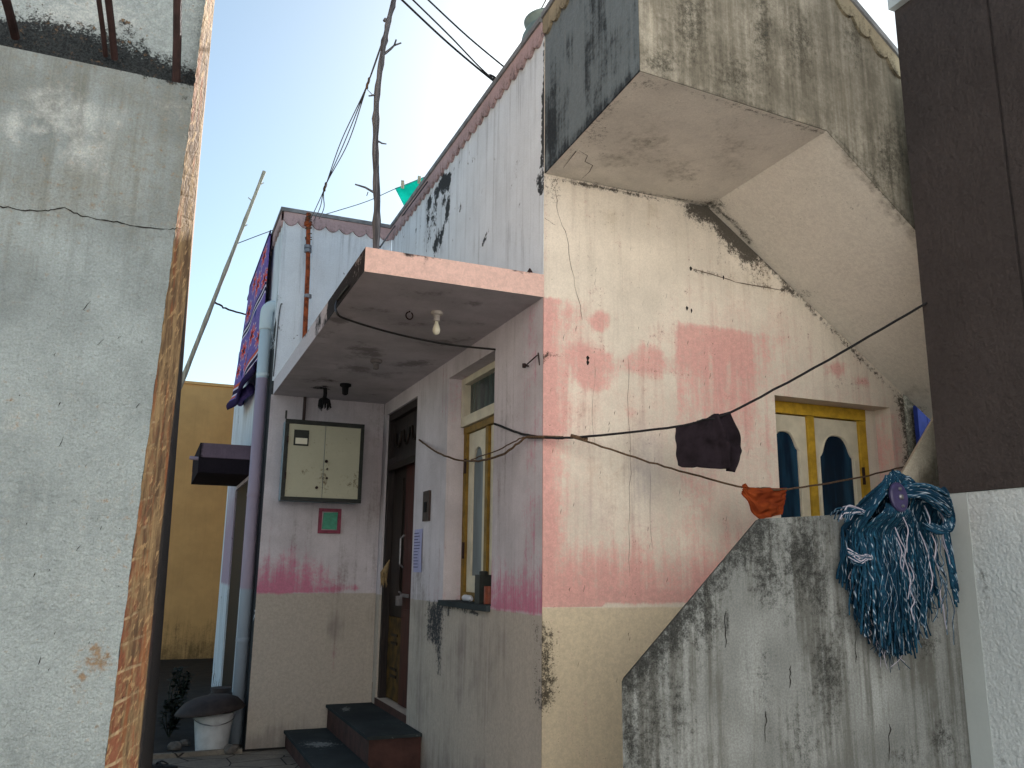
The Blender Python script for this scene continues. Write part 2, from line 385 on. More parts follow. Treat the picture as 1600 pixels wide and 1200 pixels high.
def blanket():
    g = G('printed_blanket'); u, v, w = g.attr('mask'); pu = g.mul(u, 1.0)
    col = lin('#5b4593'); col = g.mix(g.step(g.noise(40, 3), .3, .7), lin('#66569c'), lin('#8573b8'))
    # flower rows: petals from an angular sine round each cell centre
    def flower(cu, cv, R, petals, c1, c2, col):
        du = g.mul(g.add(u, -cu), .62); dv = g.add(v, -cv); rr = g.math('SQRT', g.add(g.mul(du, du), g.mul(dv, dv)))
        an = g.math('ARCTAN2', dv, du); pet = g.add(.72, g.mul(g.math('COSINE', g.mul(an, petals)), .28))
        k = g.math('DIVIDE', rr, g.mul(pet, R))
        col = g.mix(g.step(k, 1.05, .97), col, lin('#d8c7cf')); col = g.mix(g.step(k, .90, .84), col, lin(c1))
        return g.mix(g.step(rr, R*.30, R*.24), col, lin(c2))
    for (a, b, R) in ((.22, .58, .08), (.66, .63, .085), (.42, .73, .075), (.9, .74, .07), (.12, .72, .06), (.2, .28, .09), (.62, .24, .1), (.92, .33, .08), (.35, .11, .08), (.8, .1, .08)):
        col = flower(a, b, R, 9, '#d3423f', '#1d1a33', col)
    for (a, b) in ((.27, .76), (.33, .47), (.56, .74), (.08, .62), (.7, .48)):
        d = g.add(g.math('ABSOLUTE', g.add(u, -a)), g.math('ABSOLUTE', g.add(v, -b))); col = g.mix(g.step(d, .045, .038), col, lin('#2d3f7f'))
    for lo, hi, c in ((.40, .42, '#d9d2e2'), (.42, .445, '#221a3a'), (.445, .46, '#d9d2e2'), (.38, .40, '#221a3a'), (.82, .845, '#c9614d'), (.845, .86, '#d9d2e2'), (.86, .895, '#221a3a'), (.895, .91, '#d9d2e2'), (.91, .93, '#c9614d'), (.945, 1.2, '#2a1f4a'), (.0, .04, '#2a1f4a')):
        f = g.mul(g.step(v, lo-.003, lo+.003), g.step(v, hi+.003, hi-.003)); col = g.mix(f, col, lin(c))
    g.bump(g.noise(300, 2), .3, .002); return g.out(col, .95, 0, .1)
M['blanket'] = blanket()
def ground_mat():
    g = G('cement_and_dust_ground'); n = g.noise(1.3, 6, .65); f = g.noise(30, 5, .7)
    col = g.mix(g.step(n, .35, .65), lin('#6e675f'), lin('#8d8478')); col = g.mix(g.mul(g.step(f, .4, .7), .4), col, lin('#4e4a45'))
    cr = g.n('ShaderNodeTexVoronoi', feature='DISTANCE_TO_EDGE'); g.set(cr.inputs[0], g.scale((1, 1.2, 1))); cr.inputs['Scale'].default_value = 2.6
    col = g.mix(g.step(g.add(cr.outputs['Distance'], g.mul(f, .03)), .04, .02), col, lin('#2c2a28'))
    g.bump(g.add(n, g.mul(f, .4)), .6, .02); return g.out(col, .95, 0, .2)
M['ground'] = ground_mat()
M['plant'] = plain('dark_green_leaf', '#1b281e', .6, 0, .4, 20)
M['stone'] = plain('grey_rubble_stone', '#6f6a66', .95, 0, .3, 12, .6)
M['rubber'] = plain('black_rubber', '#1d1d22', .7)
M['pale_rubber'] = plain('pale_rubber', '#8f93a0', .7)
M['blue_door'] = plain('blue_door_paint', '#2b3f98', .5, 0, .2, 10, .1)
M['pot'] = plain('grey_green_pot', '#7f8b84', .6, 0, .2, 8)
M['white_plastic'] = plain('white_plastic_tube', '#cfd2dc', .5, 0, .08, 20)
M['can'] = plain('rust_red_can', '#8d4630', .5, 0, .3, 20)
M['peg'] = plain('pale_clothes_peg', '#a9a48f', .6)
M['interior'] = plain('dim_room_plaster', '#5a5048', .9)

# ------------------------------------------------------------------ ground
gp = MB(); gp.panel(np.linspace(-60, 60, 61), np.linspace(-60, 80, 71), lambda u, v: (u, v, 0))
tag(gp.build('ground', M['ground']), 'dusty grey cement ground of the lane and porch yard', 'ground', kind='structure')

# ------------------------------------------------------------------ the house
house = thing('house', 'pink and cream plastered flat roofed house with a recessed porch', 'house', (2.0, 6, 0))
# street front
WX0, WX1, WZ0, WZ1 = 3.692, 4.695, 1.15, 2.685
def front_mask(px, py, X):
    strip = (.95-.55*ramp(px, 858, 892))*ramp(px, 915, 880)*ramp(py, 462, 468)
    pink = strip
    pink = mx(pink, poly(px, py, [(866, 468), (905, 474), (902, 520), (880, 545), (862, 540)], 24)*.62)
    pink = mx(pink, poly(px, py, [(885, 522), (925, 545), (958, 552), (968, 590), (948, 612), (915, 612), (892, 592), (875, 560)], 20)*.74)
    pink = mx(pink, poly(px, py, [(958, 560), (985, 545), (1005, 535), (1035, 545), (1052, 565), (1075, 580), (1040, 592), (1000, 585), (965, 590)], 18)*.66)
    pink = mx(pink, np.clip((17-np.hypot(px-937, py-503))/12+.5, 0, 1)*.8)
    block = ramp(px, 1055, 1060)*ramp(py, 500+(px-1058)*.14, 505+(px-1058)*.14)*ramp(px, 1250, 1170)*(1-.42*ramp(py, 560, 660))*ramp(py, 760, 640)
    block = block*(1-.55*np.exp(-((px-1111)/3)**2)*ramp(py, 530, 560)-.5*np.exp(-((px-1138)/3)**2)*ramp(py, 540, 570))
    pink = mx(pink, block*.86)
    pink = mx(pink, ramp(px, 1055, 1068)*ramp(px, 1130, 1100)*ramp(py, 600, 640)*.50)
    pink = mx(pink, ramp(px, 1185, 1200)*ramp(py, 590, 620)*ramp(px, 1216, 1208)*.46, poly(px, py, [(1190, 545), (1250, 575), (1245, 600), (1200, 620)], 40)*.5)
    pink = mx(pink, ramp(py, 800, 905)*.78, ramp(py, 890, 925)*1.0)
    pink = mx(pink, blob(px, py, 1308, 578, 18, 12, .75), blob(px, py, 1348, 596, 14, 9, .85), blob(px, py, 985, 645, 10, 10, .5))
    pink = mx(pink, poly(px, py, [(1385, 640), (1412, 640), (1412, 800), (1385, 800)], 20)*.5)
    soil = blob(px, py, 980, 740, 60, 110, 1.0)
    pink = pink
    pink = np.where(py > 949-(px-842)*.012, 0, pink)
    mould = mx(seg(px, py, [(1092, 322), (1120, 332), (1146, 362), (1172, 392)], 24)*1.15, poly(px, py, [(1090, 322), (1135, 330), (1180, 392), (1150, 385), (1120, 350)], 26)*.85, seg(px, py, [(1170, 382), (1200, 412), (1240, 457)], 6)*.8,
               poly(px, py, [(1085, 318), (1135, 325), (1190, 400), (1150, 385)], 25)*.8,
               poly(px, py, [(1120, 345), (1170, 380), (1215, 430), (1180, 445), (1130, 400)], 50)*.47,
               seg(px, py, [(850, 278), (980, 300), (1100, 322)], 3)*.75,
               seg(px, py, [(1240, 455), (1330, 545), (1400, 615), (1430, 660)], 4)*.6,
               poly(px, py, [(838, 960), (866, 985), (872, 1090), (836, 1120)], 26)*.62,
               poly(px, py, [(1396, 610), (1440, 620), (1440, 830), (1412, 830), (1412, 690)], 18)*.85,
               blob(px, py, 865, 295, 14, 26, .42), blob(px, py, 1222, 454, 14, 3, .9),
               seg(px, py, [(1078, 420), (1130, 432), (1222, 455)], 2)*.55, blob(px, py, 1330, 600, 60, 9, .28),
               seg(px, py, [(848, 553), (960, 570), (1080, 586)], 1.6)*.5, blob(px, py, 851, 560, 5, 9, .75))
    cream = ramp(X[:, 2], 1.36, 1.33)
    tint = mx(blob(px, py, 955, 345, 20, 26, .45), blob(px, py, 1018, 330, 14, 30, .4), blob(px, py, 1060, 370, 10, 50, .4), blob(px, py, 960, 730, 70, 130, .42), blob(px, py, 1000, 640, 120, 90, .2), blob(px, py, 1180, 440, 80, 40, .42), blob(px, py, 1000, 990, 90, 30, .3))
    blue = mx(blob(px, py, 1010, 745, 40, 90, .55), blob(px, py, 950, 690, 60, 40, .35), blob(px, py, 920, 800, 60, 50, .35))
    pale = mx(ramp(py, 520, 640)*.42, ramp(py, 760, 900)*.75, ramp(px, 960, 870)*ramp(py, 470, 500)*.6, blob(px, py, 1150, 600, 110, 130, .62), blob(px, py, 1100, 780, 60, 160, .55))*ramp(X[:, 2], 1.34, 1.36)*(1-.5*soil)
    return st(pink, mould, cream), st(tint, blue, pale)
fw = MB(); us = lines(XW+.003, 4.83, .028, WX0, WX1); vs = lines(0, 4.86, .028, WZ0, WZ1, 1.345)
fw.panel(us, vs, lambda u, v: (u, YF, v), front_mask, lambda u, v: WX0 < u < WX1 and WZ0 < v < WZ1, (0, .2, 0))
# hairline cracks, drips and nail holes in the plaster
def wl(pts): return [at(x, y, 1, YF) for x, y in pts]
for pts, w in (([(868, 290), (872, 335), (887, 370), (893, 420), (904, 470), (910, 500)], .006), ([(982, 560), (981, 640), (985, 720), (983, 800), (984, 900)], .004),
               ([(850, 340), (862, 348), (868, 352)], .005), ([(1080, 420), (1110, 428), (1150, 441), (1195, 449), (1236, 456)], .010), ([(1018, 735), (1016, 800), (1020, 860)], .004), ([(930, 560), (925, 640), (930, 700)], .003)):
    fine = []
    for a, b in zip(pts, pts[1:]):
        for k in range(4): t = k/4; fine.append((a[0]+(b[0]-a[0])*t+random.uniform(-1.6, 1.6), a[1]+(b[1]-a[1])*t))
    fine.append(pts[-1]); fw.ribbon(wl(fine), w*.8, (0, -1, 0), 2)
for x, y in ((1079, 420), (1130, 434), (1073, 482), (1080, 486), (918, 560), (918, 567)):
    c = at(x, y, 1, YF); fw.ribbon([c+[0, 0, .016], c+[.002, 0, .005], c-[0, 0, .014]], .024, (0, -1, 0), 1)
for k in range(75):
    x = random.uniform(860, 1205); y = random.uniform(560, 1080) if random.random() < .85 else random.uniform(380, 560)
    if x > 1000 and y > 930: continue
    L = random.uniform(3, 11); fw.ribbon(wl([(x, y), (x-.12*L+random.uniform(-1, 1), y+L*.5), (x-.2*L, y+L)]), random.uniform(.003, .0065), (0, -1, 0), 2)
fw.build('front_wall', [M['front'], M['crack'], M['dirt']], house)

# entrance wall of the porch and the white wall above it
DY0, DY1, DZ0, DZ1 = 6.96, 7.99, .40, 3.0
SY0, SY1, SZ0, SZ1 = 5.15, 6.12, 1.32, 2.985
def side_mask(px, py, X):
    z = X[:, 2]; y = X[:, 1]
    cream = ramp(z, 1.32, 1.285)*(.98)
    pink = np.clip(1-(z-1.30)/.42, 0, 1)*ramp(z, 1.29, 1.31)*.8*ramp(y, 6.9, 5.0)
    pink = mx(pink, poly(px, py, [(815, 470), (850, 466), (846, 950), (818, 950)], 30)*.36, poly(px, py, [(700, 590), (735, 590), (735, 700), (700, 700)], 25)*.5)
    mould = mx(poly(px, py, [(668, 938), (695, 938), (692, 990), (690, 1055), (683, 1060), (678, 1010), (664, 1000)], 14)*.72,
               seg(px, py, [(692, 945), (720, 950), (745, 958)], 5)*.7, seg(px, py, [(700, 948), (700, 962)], 5)*.6, poly(px, py, [(832, 960), (846, 980), (846, 1120), (834, 1100)], 18)*.5)
    dirt = mx(blob(px, py, 745, 1030, 70, 120, .45), blob(px, py, 655, 960, 18, 120, .5), blob(px, py, 660, 1080, 30, 90, .5), ramp(z, .6, .1)*.6, blob(px, py, 790, 700, 20, 120, .3))
    return st(pink, mould, cream), st(dirt, dirt*0, dirt*0)
sw = MB(); us = lines(YF+.2, YB, .03, SY0, SY1, DY0, DY1); vs = lines(0, ZC, .03, SZ0, SZ1, DZ0, DZ1, 1.30)
sw.panel(us, vs, lambda u, v: (XW, u, v), side_mask, lambda u, v: (SY0 < u < SY1 and SZ0 < v < SZ1) or (DY0 < u < DY1 and DZ0 < v < DZ1), (.2, 0, 0))
sw.panel(lines(YF, YF+.2, .03), vs, lambda u, v: (XW, u, v), side_mask)
sw.build('entrance_wall', M['side'], house)
def white_mask(px, py, X):
    mould = mx(poly(px, py, [(694, 270), (704, 268), (701, 360), (690, 385), (684, 392), (668, 396), (664, 392), (664, 318), (676, 300)], 8)*.60*(1-.55*np.exp(-((px-684)/9)**2-((py-345)/34)**2)), seg(px, py, [(702, 272), (700, 330), (688, 378)], 4)*.8,
               poly(px, py, [(848, 30), (853, 30), (853, 300), (843, 310), (838, 285), (846, 240)], 5)*.8, seg(px, py, [(750, 390), (757, 375), (765, 355)], 2)*.38, seg(px, py, [(733, 235), (731, 255)], 2)*.55)
    grey = mx(ramp(X[:, 2], 4.3, 4.9)*.34, poly(px, py, [(660, 320), (700, 300), (700, 400), (660, 395)], 15)*.4, blob(px, py, 800, 380, 60, 40, .3), blob(px, py, 740, 200, 60, 80, .2))
    return st(mould*0, mould, mould*0), st(grey, grey*0, grey*0)
uw = MB(); uw.panel(lines(YF+.003, YB, .03), lines(3.26, ZR-.05, .03), lambda u, v: (XW, u, v), white_mask, None, (.2, 0, 0)); uw.build('upper_wall', M['white'], house)

# back wall of the porch block and its long left side
def back_mask(px, py, X):
    z = X[:, 2]
    cream = ramp(z, 1.33, 1.30)
    pink = np.clip(1-(z-1.31)/.50, 0, 1)*ramp(z, 1.30, 1.325)*ramp(px, 575, 480)*.98
    pink = mx(pink, seg(px, py, [(500, 920), (560, 918)], 7)*.72*ramp(z, 1.30, 1.325), ramp(px, 440, 405)*.35*ramp(z, 3.1, 2.2)*ramp(z, 1.3, 1.33))
    dirt = mx(blob(px, py, 540, 900, 22, 60, .5), blob(px, py, 525, 980, 30, 26, .42), ramp(z, .35, .02)*.75, blob(px, py, 480, 830, 50, 30, .25), ramp(px, 540, 600)*.35)
    return st(pink, dirt*0, cream), st(dirt, dirt*0, dirt*0)
XL = .925
bw = MB(); bw.panel(lines(XL+.003, XW-.003, .03), lines(0, ZC, .03, 1.315), lambda u, v: (u, YB, v), back_mask, None, (0, .2, 0))
arc = []
bw.build('porch_back_wall', M['side'], house)
bu = MB(); bu.panel(lines(XL+.003, XW-.003, .04), lines(3.26, ZR-.05, .04), lambda u, v: (u, YB, v), white_mask, None, (0, .2, 0)); bu.build('back_parapet_wall', M['white'], house)
def outer_mask(px, py, X):
    z = X[:, 2]
    return st(np.clip(1.3-(z-1.3)/1.6, 0, 1)*ramp(z, 1.28, 1.32)*.9, mx(ramp(z, .5, 0)*.5, ramp(X[:, 1], 8.9, 8.5)*ramp(z, 4.2, 3.4)*1.0), z*0), st(z*0+.3, z*0, z*0)
ow = MB(); ow.panel(lines(YB+.004, 11.24, .06, 9.6, 11.05), lines(0, ZR-.05, .08, 2.46), lambda u, v: (XL, u, v), outer_mask, lambda u, v: 9.6 < u < 11.05 and v < 2.46, (.2, 0, 0))
ow.panel(lines(11.24, 12.15, .08), lines(0, 4.5, .08), lambda u, v: (XL, u, v), outer_mask, None, (.2, 0, 0)); ow.build('outer_side_wall', M['white'], house)
# rear, right side, roof slab
rw = MB(); rw.box((XL, 12.15, 0), (4.83, 12.35, 4.5)); rw.box((4.63, YF+.2, 0), (4.83, 12.15, 4.86)); rw.build('rear_wall', M['white'], house)
rf = MB(); rf.box((XL+.2, YB+.2, 3.75), (XW+.2, 12.15, 3.9)); rf.box((XW+.2, YF+.2, 3.75), (4.63, 12.15, 3.9)); rf.build('roof_slab', M['coping'], house)
inn = MB(); inn.box((XW+.9, YF+1.6, 0), (4.6, YF+1.7, 3.7)); inn.box((XW+1.0, YF+1.7, 0), (XW+1.1, 12, 3.7)); inn.build('room_partition', M['interior'], house)

# scalloped trim + coping along the parapets
def scallops(mb, a, b, zt, pitch, nrm, band=.085, drop=.05, th=.022):
    a = np.array(a, float); b = np.array(b, float); L = np.linalg.norm(b[:2]-a[:2]); n = max(1, round(L/pitch)); d = (b-a)/n; nrm = np.array(nrm, float)
    pr = []
    for i in range(n):
        for k in range(9):
            t = k/8; p = a+d*(i+t); pr.append((p, band+drop*math.sin(math.pi*t)**.8*random.uniform(.93, 1.0)))
    k0 = len(mb.v)
    for off in (th, -.004):
        mb._add([tuple(p+nrm*off+np.array([0, 0, zt])) for p, h in pr], [(0, random.random()*.25, 0) for _ in pr])
        mb._add([tuple(p+nrm*off+np.array([0, 0, zt-h])) for p, h in pr], [(0, .3+random.random()*.25, 0) for _ in pr])
    N = len(pr)
    for i in range(N-1):
        A = k0+i; mb.face((A, A+1, A+N+1, A+N)); B = A+2*N; mb.face((B+N, B+N+1, B+1, B))
        mb.face((A+N, A+N+1, B+N+1, B+N)); mb.face((A+1, A, B, B+1))
    mb.face((k0, k0+N, k0+3*N, k0+2*N)); mb.face((k0+N-1, k0+3*N-1, k0+4*N-1, k0+2*N-1)) if False else None
tr = MB(); scallops(tr, (XW, YF, 0), (XW, YB, 0), ZR, .135, (-1, 0, 0)); scallops(tr, (XL, YB, 0), (XW, YB, 0), ZR, .145, (0, -1, 0)); scallops(tr, (XL, 11.24, 0), (XL, YB, 0), ZR, .135, (-1, 0, 0))
tr.build('scalloped_trim', M['trim'], house)
cp = MB(); cp.box((XW-.035, YF, ZR+.002), (XW+.22, YB+.2, ZR+.04)); cp.box((XL-.035, YB-.035, ZR+.002), (XW-.037, YB+.22, ZR+.04)); cp.box((XL-.035, YB+.222, ZR+.002), (XL+.22, 11.24, ZR+.04)); cp.build('parapet_coping', M['coping'], house)

# porch canopy slab
CX0, CZ0, CZ1 = .945, ZC, 3.268
def can_front(px, py, X):
    g = mx(seg(px, py, [(570, 386), (660, 400), (848, 428)], 4)*.42, seg(px, py, [(570, 424), (848, 465)], 2)*.25, blob(px, py, 665, 412, 5, 14, .5), blob(px, py, 575, 400, 8, 18, .4))
    return st(g*0+1, g, g*0), st(g*0, g*0, g*0)
def can_left(px, py, X):
    y = X[:, 1]; d = ramp(y, 6.2, 5.4)*.72+ramp(y, 5.6, 4.6)*.12; d = mx(d, blob(px, py, 520, 480, 22, 22, .5), ramp(y, 5.0, 4.7)*.45, ramp(X[:, 2], 3.22, 3.27)*.35)
    return st(d*0, d, d*0), st(d*0+.9, d*0, d*0)
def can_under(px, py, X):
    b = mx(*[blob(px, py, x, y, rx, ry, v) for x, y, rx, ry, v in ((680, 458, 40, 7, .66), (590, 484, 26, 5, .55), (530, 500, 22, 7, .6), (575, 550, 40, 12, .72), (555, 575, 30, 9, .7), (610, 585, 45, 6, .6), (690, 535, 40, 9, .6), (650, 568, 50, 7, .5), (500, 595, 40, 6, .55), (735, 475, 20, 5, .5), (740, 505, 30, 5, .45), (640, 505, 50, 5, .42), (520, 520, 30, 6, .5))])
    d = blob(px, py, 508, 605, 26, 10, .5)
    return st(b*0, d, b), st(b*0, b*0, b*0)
cn = MB()
cn.panel(lines(CX0, XW+.004, .03), lines(CZ0, CZ1, .03), lambda u, v: (u, YF-.004, v), can_front)
cn.panel(lines(YF-.004, YB, .04), lines(CZ0, CZ1, .03), lambda u, v: (CX0, u, v), can_left)
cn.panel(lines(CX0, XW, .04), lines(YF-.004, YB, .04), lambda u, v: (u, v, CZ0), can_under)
cn.panel(lines(CX0, XW, .2), lines(YF-.004, YB, .2), lambda u, v: (u, v, CZ1))
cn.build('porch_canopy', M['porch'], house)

q = MB(); q.box((XL+.02, 9.6, .0), (XL+.06, 11.05, 2.46)); q.box((XL+.012, 9.75, .2), (XL+.018, 10.9, 2.3)); q.build('opening_shade_panel', M['door_dark'], house)  # dark panel added to blacken the shaded side opening
# window hood (sunshade) on the narrow passage side
hd = MB(); hd.panel(lines(.40, XL-.002, .06), lines(2.66, 2.81, .05), lambda u, v: (u, 9.45, v), lambda px, py, X: (st(px*0, ramp(px, 325, 312)*.9, px*0),), None, (0, 1.6, 0))
hd.panel(lines(.40, XL-.002, .06), lines(2.50, 2.657, .05), lambda u, v: (u, 9.46, v), lambda px, py, X: (st(px*0, px*0+1.0, px*0),), None, (0, 1.5, 0))  # lower block coloured near black for the shaded underside
hd.build('window_hood', M['purple'], house)
hp = MB(); a = at(296, 715, 1, 9.6); hp.tube([a, (.5, 9.6, a[2]-.01)], .02, 10); hp.build('hood_drain_spout', M['pipe'], house)

# ---- ogee headed shutters
def ogee(w, h, x0, z0, n=1):
    half = [(1, 0), (1, h-.52*w), (.97, h-.50*w), (.90, h-.47*w), (.82, h-.40*w), (.75, h-.30*w), (.67, h-.20*w), (.56, h-.11*w), (.42, h-.045*w), (.22, h-.008*w), (0, h)]
    R = [(x0+w/2+a*w/2, z0+b) for a, b in half]; Lh = [(x0+w/2-a*w/2, z0+b) for a, b in half[:-1]][::-1]
    return R+Lh
def holed_leaf(name, x0, x1, z0, z1, hole, to3, thick, mat, parent):
    bm = bmesh.new(); E_ = []
    for loop in ([(x0, z0), (x1, z0), (x1, z1), (x0, z1)], hole):
        vs_ = [bm.verts.new(to3(a, b, 0)) for a, b in loop]
        for i in range(len(vs_)): E_.append(bm.edges.new((vs_[i], vs_[(i+1) % len(vs_)])))
    bmesh.ops.triangle_fill(bm, use_beauty=True, use_dissolve=False, edges=E_)
    r = bmesh.ops.extrude_face_region(bm, geom=list(bm.faces)); off = Vector(to3(0, 0, thick))-Vector(to3(0, 0, 0))
    bmesh.ops.translate(bm, verts=[e for e in r['geom'] if isinstance(e, bmesh.types.BMVert)], vec=off)
    bmesh.ops.recalc_face_normals(bm, faces=bm.faces)
    me = bpy.data.meshes.new(name); bm.to_mesh(me); bm.free(); me.materials.append(mat)
    o = bpy.data.objects.new(name, me); COL.objects.link(o); o.parent = parent; o.matrix_parent_inverse = Matrix.Identity(4); return o
def child_thing(name, parent, mb, mat): return mb.build(name, mat, parent)
# street window: yellow frame, two cream leaves with blue glass
YW = YF+.165
f3 = lambda a, b, t: (a, YW-.01+t, b)
wf = MB()
fx = [WX0+.004, 3.735, 4.078, 4.132, 4.535, 4.597]
wf.box((fx[0], YW-.03, WZ0), (fx[1], YW+.05, 2.60)); wf.box((fx[2], YW-.03, WZ0), (fx[3], YW+.05, 2.60)); wf.box((fx[4], YW-.03, WZ0), (fx[5], YW+.05, 2.60)); wf.box((fx[0], YW-.034, 2.602), (fx[5], YW+.05, WZ1-.003))
win = wf.build('window', M['yellow'], house)
bl_ = MB(); bl_.box((fx[5]+.002, YW-.028, WZ0), (WX1-.002, YW+.05, WZ1-.004)); bl_.build('plaster_packing', M['front'], win)
for (a, b) in ((fx[1]+.004, fx[2]-.004), (fx[3]+.004, fx[4]-.004)):
    hole = ogee((b-a)-.105, 1.21, a+.05 if a > 4 else a+.03, WZ0+.12)
    holed_leaf('shutter', a, b, WZ0+.01, 2.595, hole, f3, .03, M['cream'], win)
    pn = MB(); pn.box((a+.02, YW+.004, WZ0+.05), (b-.02, YW+.010, 2.55)); pn.build('pane', M['glass_blue'], win)
    bd = MB(); hp_ = ogee((b-a)-.105+.024, 1.222, (a+.05 if a > 4 else a+.03)-.012, WZ0+.115); bd.tube([f3(x, z, -.002) for x, z in hp_]+[f3(*hp_[0], -.002)], .006, 6); bd.build('pane_beading', M['cream'], win)
hg = MB(); hg.box((4.528, YW-.045, 2.15), (4.543, YW-.031, 2.27)); hg.build('hinge', M['dark_iron'], win)
# porch window: grey transom, yellow frame, cream leaf with frosted glass
XP = XW+.165
s3 = lambda a, b, t: (XP-.01+t, a, b)
wf = MB(); wf.box((XP-.03, 6.055, SZ0+.004), (XP+.05, SY1-.003, 2.60)); wf.box((XP-.03, SY0+.003, SZ0+.004), (XP+.05, 5.20, 2.60)); wf.box((XP-.03, 5.60, SZ0+.06), (XP+.05, 5.655, 2.55)); wf.box((XP-.034, SY0+.003, 2.555), (XP+.05, SY1-.003, 2.602)); wf.box((XP-.034, 5.20, SZ0+.004), (XP+.05, 6.055, SZ0+.06))
pw = wf.build('window', M['yellow_dull'], house)
tf = MB(); tz0, tz1 = 2.606, SZ1-.003
tf.box((XP-.06, SY0+.003, tz0), (XP+.04, SY1-.003, tz0+.075)); tf.box((XP-.06, SY0+.003, tz1-.05), (XP+.04, SY1-.003, tz1)); tf.box((XP-.06, SY1-.075, tz0+.077), (XP+.04, SY1-.003, tz1-.052)); tf.box((XP-.06, SY0+.003, tz0+.077), (XP+.04, SY0+.075, tz1-.052))
tf.build('transom_frame', M['cream'], pw)
gl = MB(); gl.box((XP-.01, SY0+.077, tz0+.077), (XP, SY1-.077, tz1-.052)); gl.build('transom_glass', M['glass_dark'], pw)
for a, b in ((5.66, 6.05), (5.205, 5.595)):
    holed_leaf('shutter', a, b, SZ0+.063, 2.55, ogee(b-a-.17, .93, a+.085, SZ0+.18), s3, .03, M['cream'], pw)
    pn = MB(); pn.box((XP+.004, a+.02, SZ0+.1), (XP+.010, b-.02, 2.52)); pn.build('pane', M['glass_grey'], pw)
lt = MB(); lt.tube([s3(5.80, SZ0+.12, -.02), s3(5.80, SZ0+.12, .0)], .018, 10); lt.build('latch', M['steel'], pw)
hg = MB(); hg.box((XP-.045, 6.045, 1.62), (XP-.031, 6.065, 1.74)); hg.build('hinge', M['dark_iron'], pw); hg = MB(); hg.box((XP-.045, 6.045, 2.25), (XP-.031, 6.065, 2.36)); hg.build('hinge', M['dark_iron'], pw)
sl = MB(); sl.box((XW-.03, SY0+.01, SZ0-.035), (XW+.16, SY1+.02, SZ0+.003)); sl.build('window_sill', M['slate'], pw)
# door: dark frame with a carved transom, red-brown leaf, yellow-footed second leaf
XD = XW+.07
df = MB(); df.box((XD-.05, DY0+.003, DZ0), (XD+.04, DY0+.06, DZ1-.003)); df.box((XD-.05, DY1-.06, DZ0), (XD+.04, DY1-.003, DZ1-.003)); df.box((XD-.05, DY0+.062, DZ1-.07), (XD+.04, DY1-.062, DZ1-.003)); df.box((XD-.05, DY0+.062, 2.50), (XD+.04, DY1-.062, 2.56))
door = df.build('door', M['frame_dark'], house)
tl = MB(); tl.box((XD+.0, DY0+.06, 2.56), (XD+.015, DY1-.06, DZ1-.07)); tl.build('transom_panel', M['frame_dark'], door)
gr = MB()
for k in range(3):
    yc = DY0+.25+k*.27
    gr.tube([(XD-.012, yc+.10*math.cos(t), 2.80-.14*math.sin(t)) for t in np.linspace(0, math.pi, 14)], .012, 6)
gr.box((XD-.055, DY0+.04, 2.44), (XD-.045, DY1-.06, 2.495)); gr.build('transom_moulding', M['door_dark'], door)
l1 = MB(); l1.box((XD, DY0+.062, DZ0+.01), (XD+.035, 7.47, 2.50))
for z0, z1 in ((.55, 1.2), (1.32, 2.35)): l1.box((XD-.014, DY0+.14, z0), (XD-.002, 7.38, z1))
l1.build('door_leaf', M['door'], door)
l2 = MB(); l2.box((XD+.012, 7.476, 1.12), (XD+.045, DY1-.062, 2.50)); l2.box((XD-.005, 7.56, 1.3), (XD+.008, 7.86, 2.35)); l2.build('door_leaf', M['door_dark'], door)
l3 = MB(); l3.box((XD+.012, 7.476, DZ0+.01), (XD+.045, DY1-.062, 1.115)); o = l3.build('kick_panel', M['kick'], door); o['label'] = 'yellow painted lower panel with dark marks'
for z in (.95, .88, .66, .6): bars = MB(); bars.box((XD+.003, 7.60, z), (XD+.010, 7.80, z+.022)); bars.build('batten', M['door_dark'], door)
hn = MB(); hn.tube([(XD-.03, 7.36, 1.55), (XD-.06, 7.36, 1.58), (XD-.06, 7.36, 1.80), (XD-.03, 7.36, 1.83)], .009, 8); hn.build('handle', M['steel'], door)
pk = MB(); pk.tube([(XD-.03, 7.40, 1.30+.03), (XD-.05, 7.40, 1.345), (XD-.05, 7.37, 1.345), (XD-.03, 7.37, 1.33)], .006, 6); pk.box((XD-.07, 7.35, 1.23), (XD-.03, 7.42, 1.31)); pk.box((XD-.02, 7.2, 1.30), (XD-.012, 7.47, 1.33)); pk.build('padlock', M['steel'], door)
th = MB(); th.box((XW-.006, DY0+.0, DZ0-.06), (XW+.15, DY1, DZ0-.002)); th.build('threshold', M['redox'], door)

# cooled plants of small fixings on the entrance wall
def steps():
    t = thing('doorsteps', 'red oxide doorsteps with dark slate treads below the house door', 'steps', (1.6, 7.3, 0))
    a = MB(); a.box((1.62, 6.53, 0), (XW-.003, YB-.003, .315)); a.build('upper_riser', M['redox'], t)
    b = MB(); b.box((1.262, 6.05, 0), (1.618, YB-.003, .118)); b.build('lower_riser', M['redox'], t)
    def tm(px, py, X): return (st(px*0, mx(blob(px, py, 500, 1163, 26, 5, .8), blob(px, py, 540, 1108, 8, 4, .7)), px*0),)
    c = MB(); c.panel(lines(1.60, XW-.003, .03), lines(6.51, YB-.003, .03), lambda u, v: (u, v, .340), tm, None, (0, 0, -.024)); c.build('tread', M['slate'], t)
    d = MB(); d.panel(lines(1.245, 1.617, .03), lines(6.03, YB-.003, .03), lambda u, v: (u, v, .142), tm, None, (0, 0, -.023)); d.build('tread', M['slate'], t)
steps()

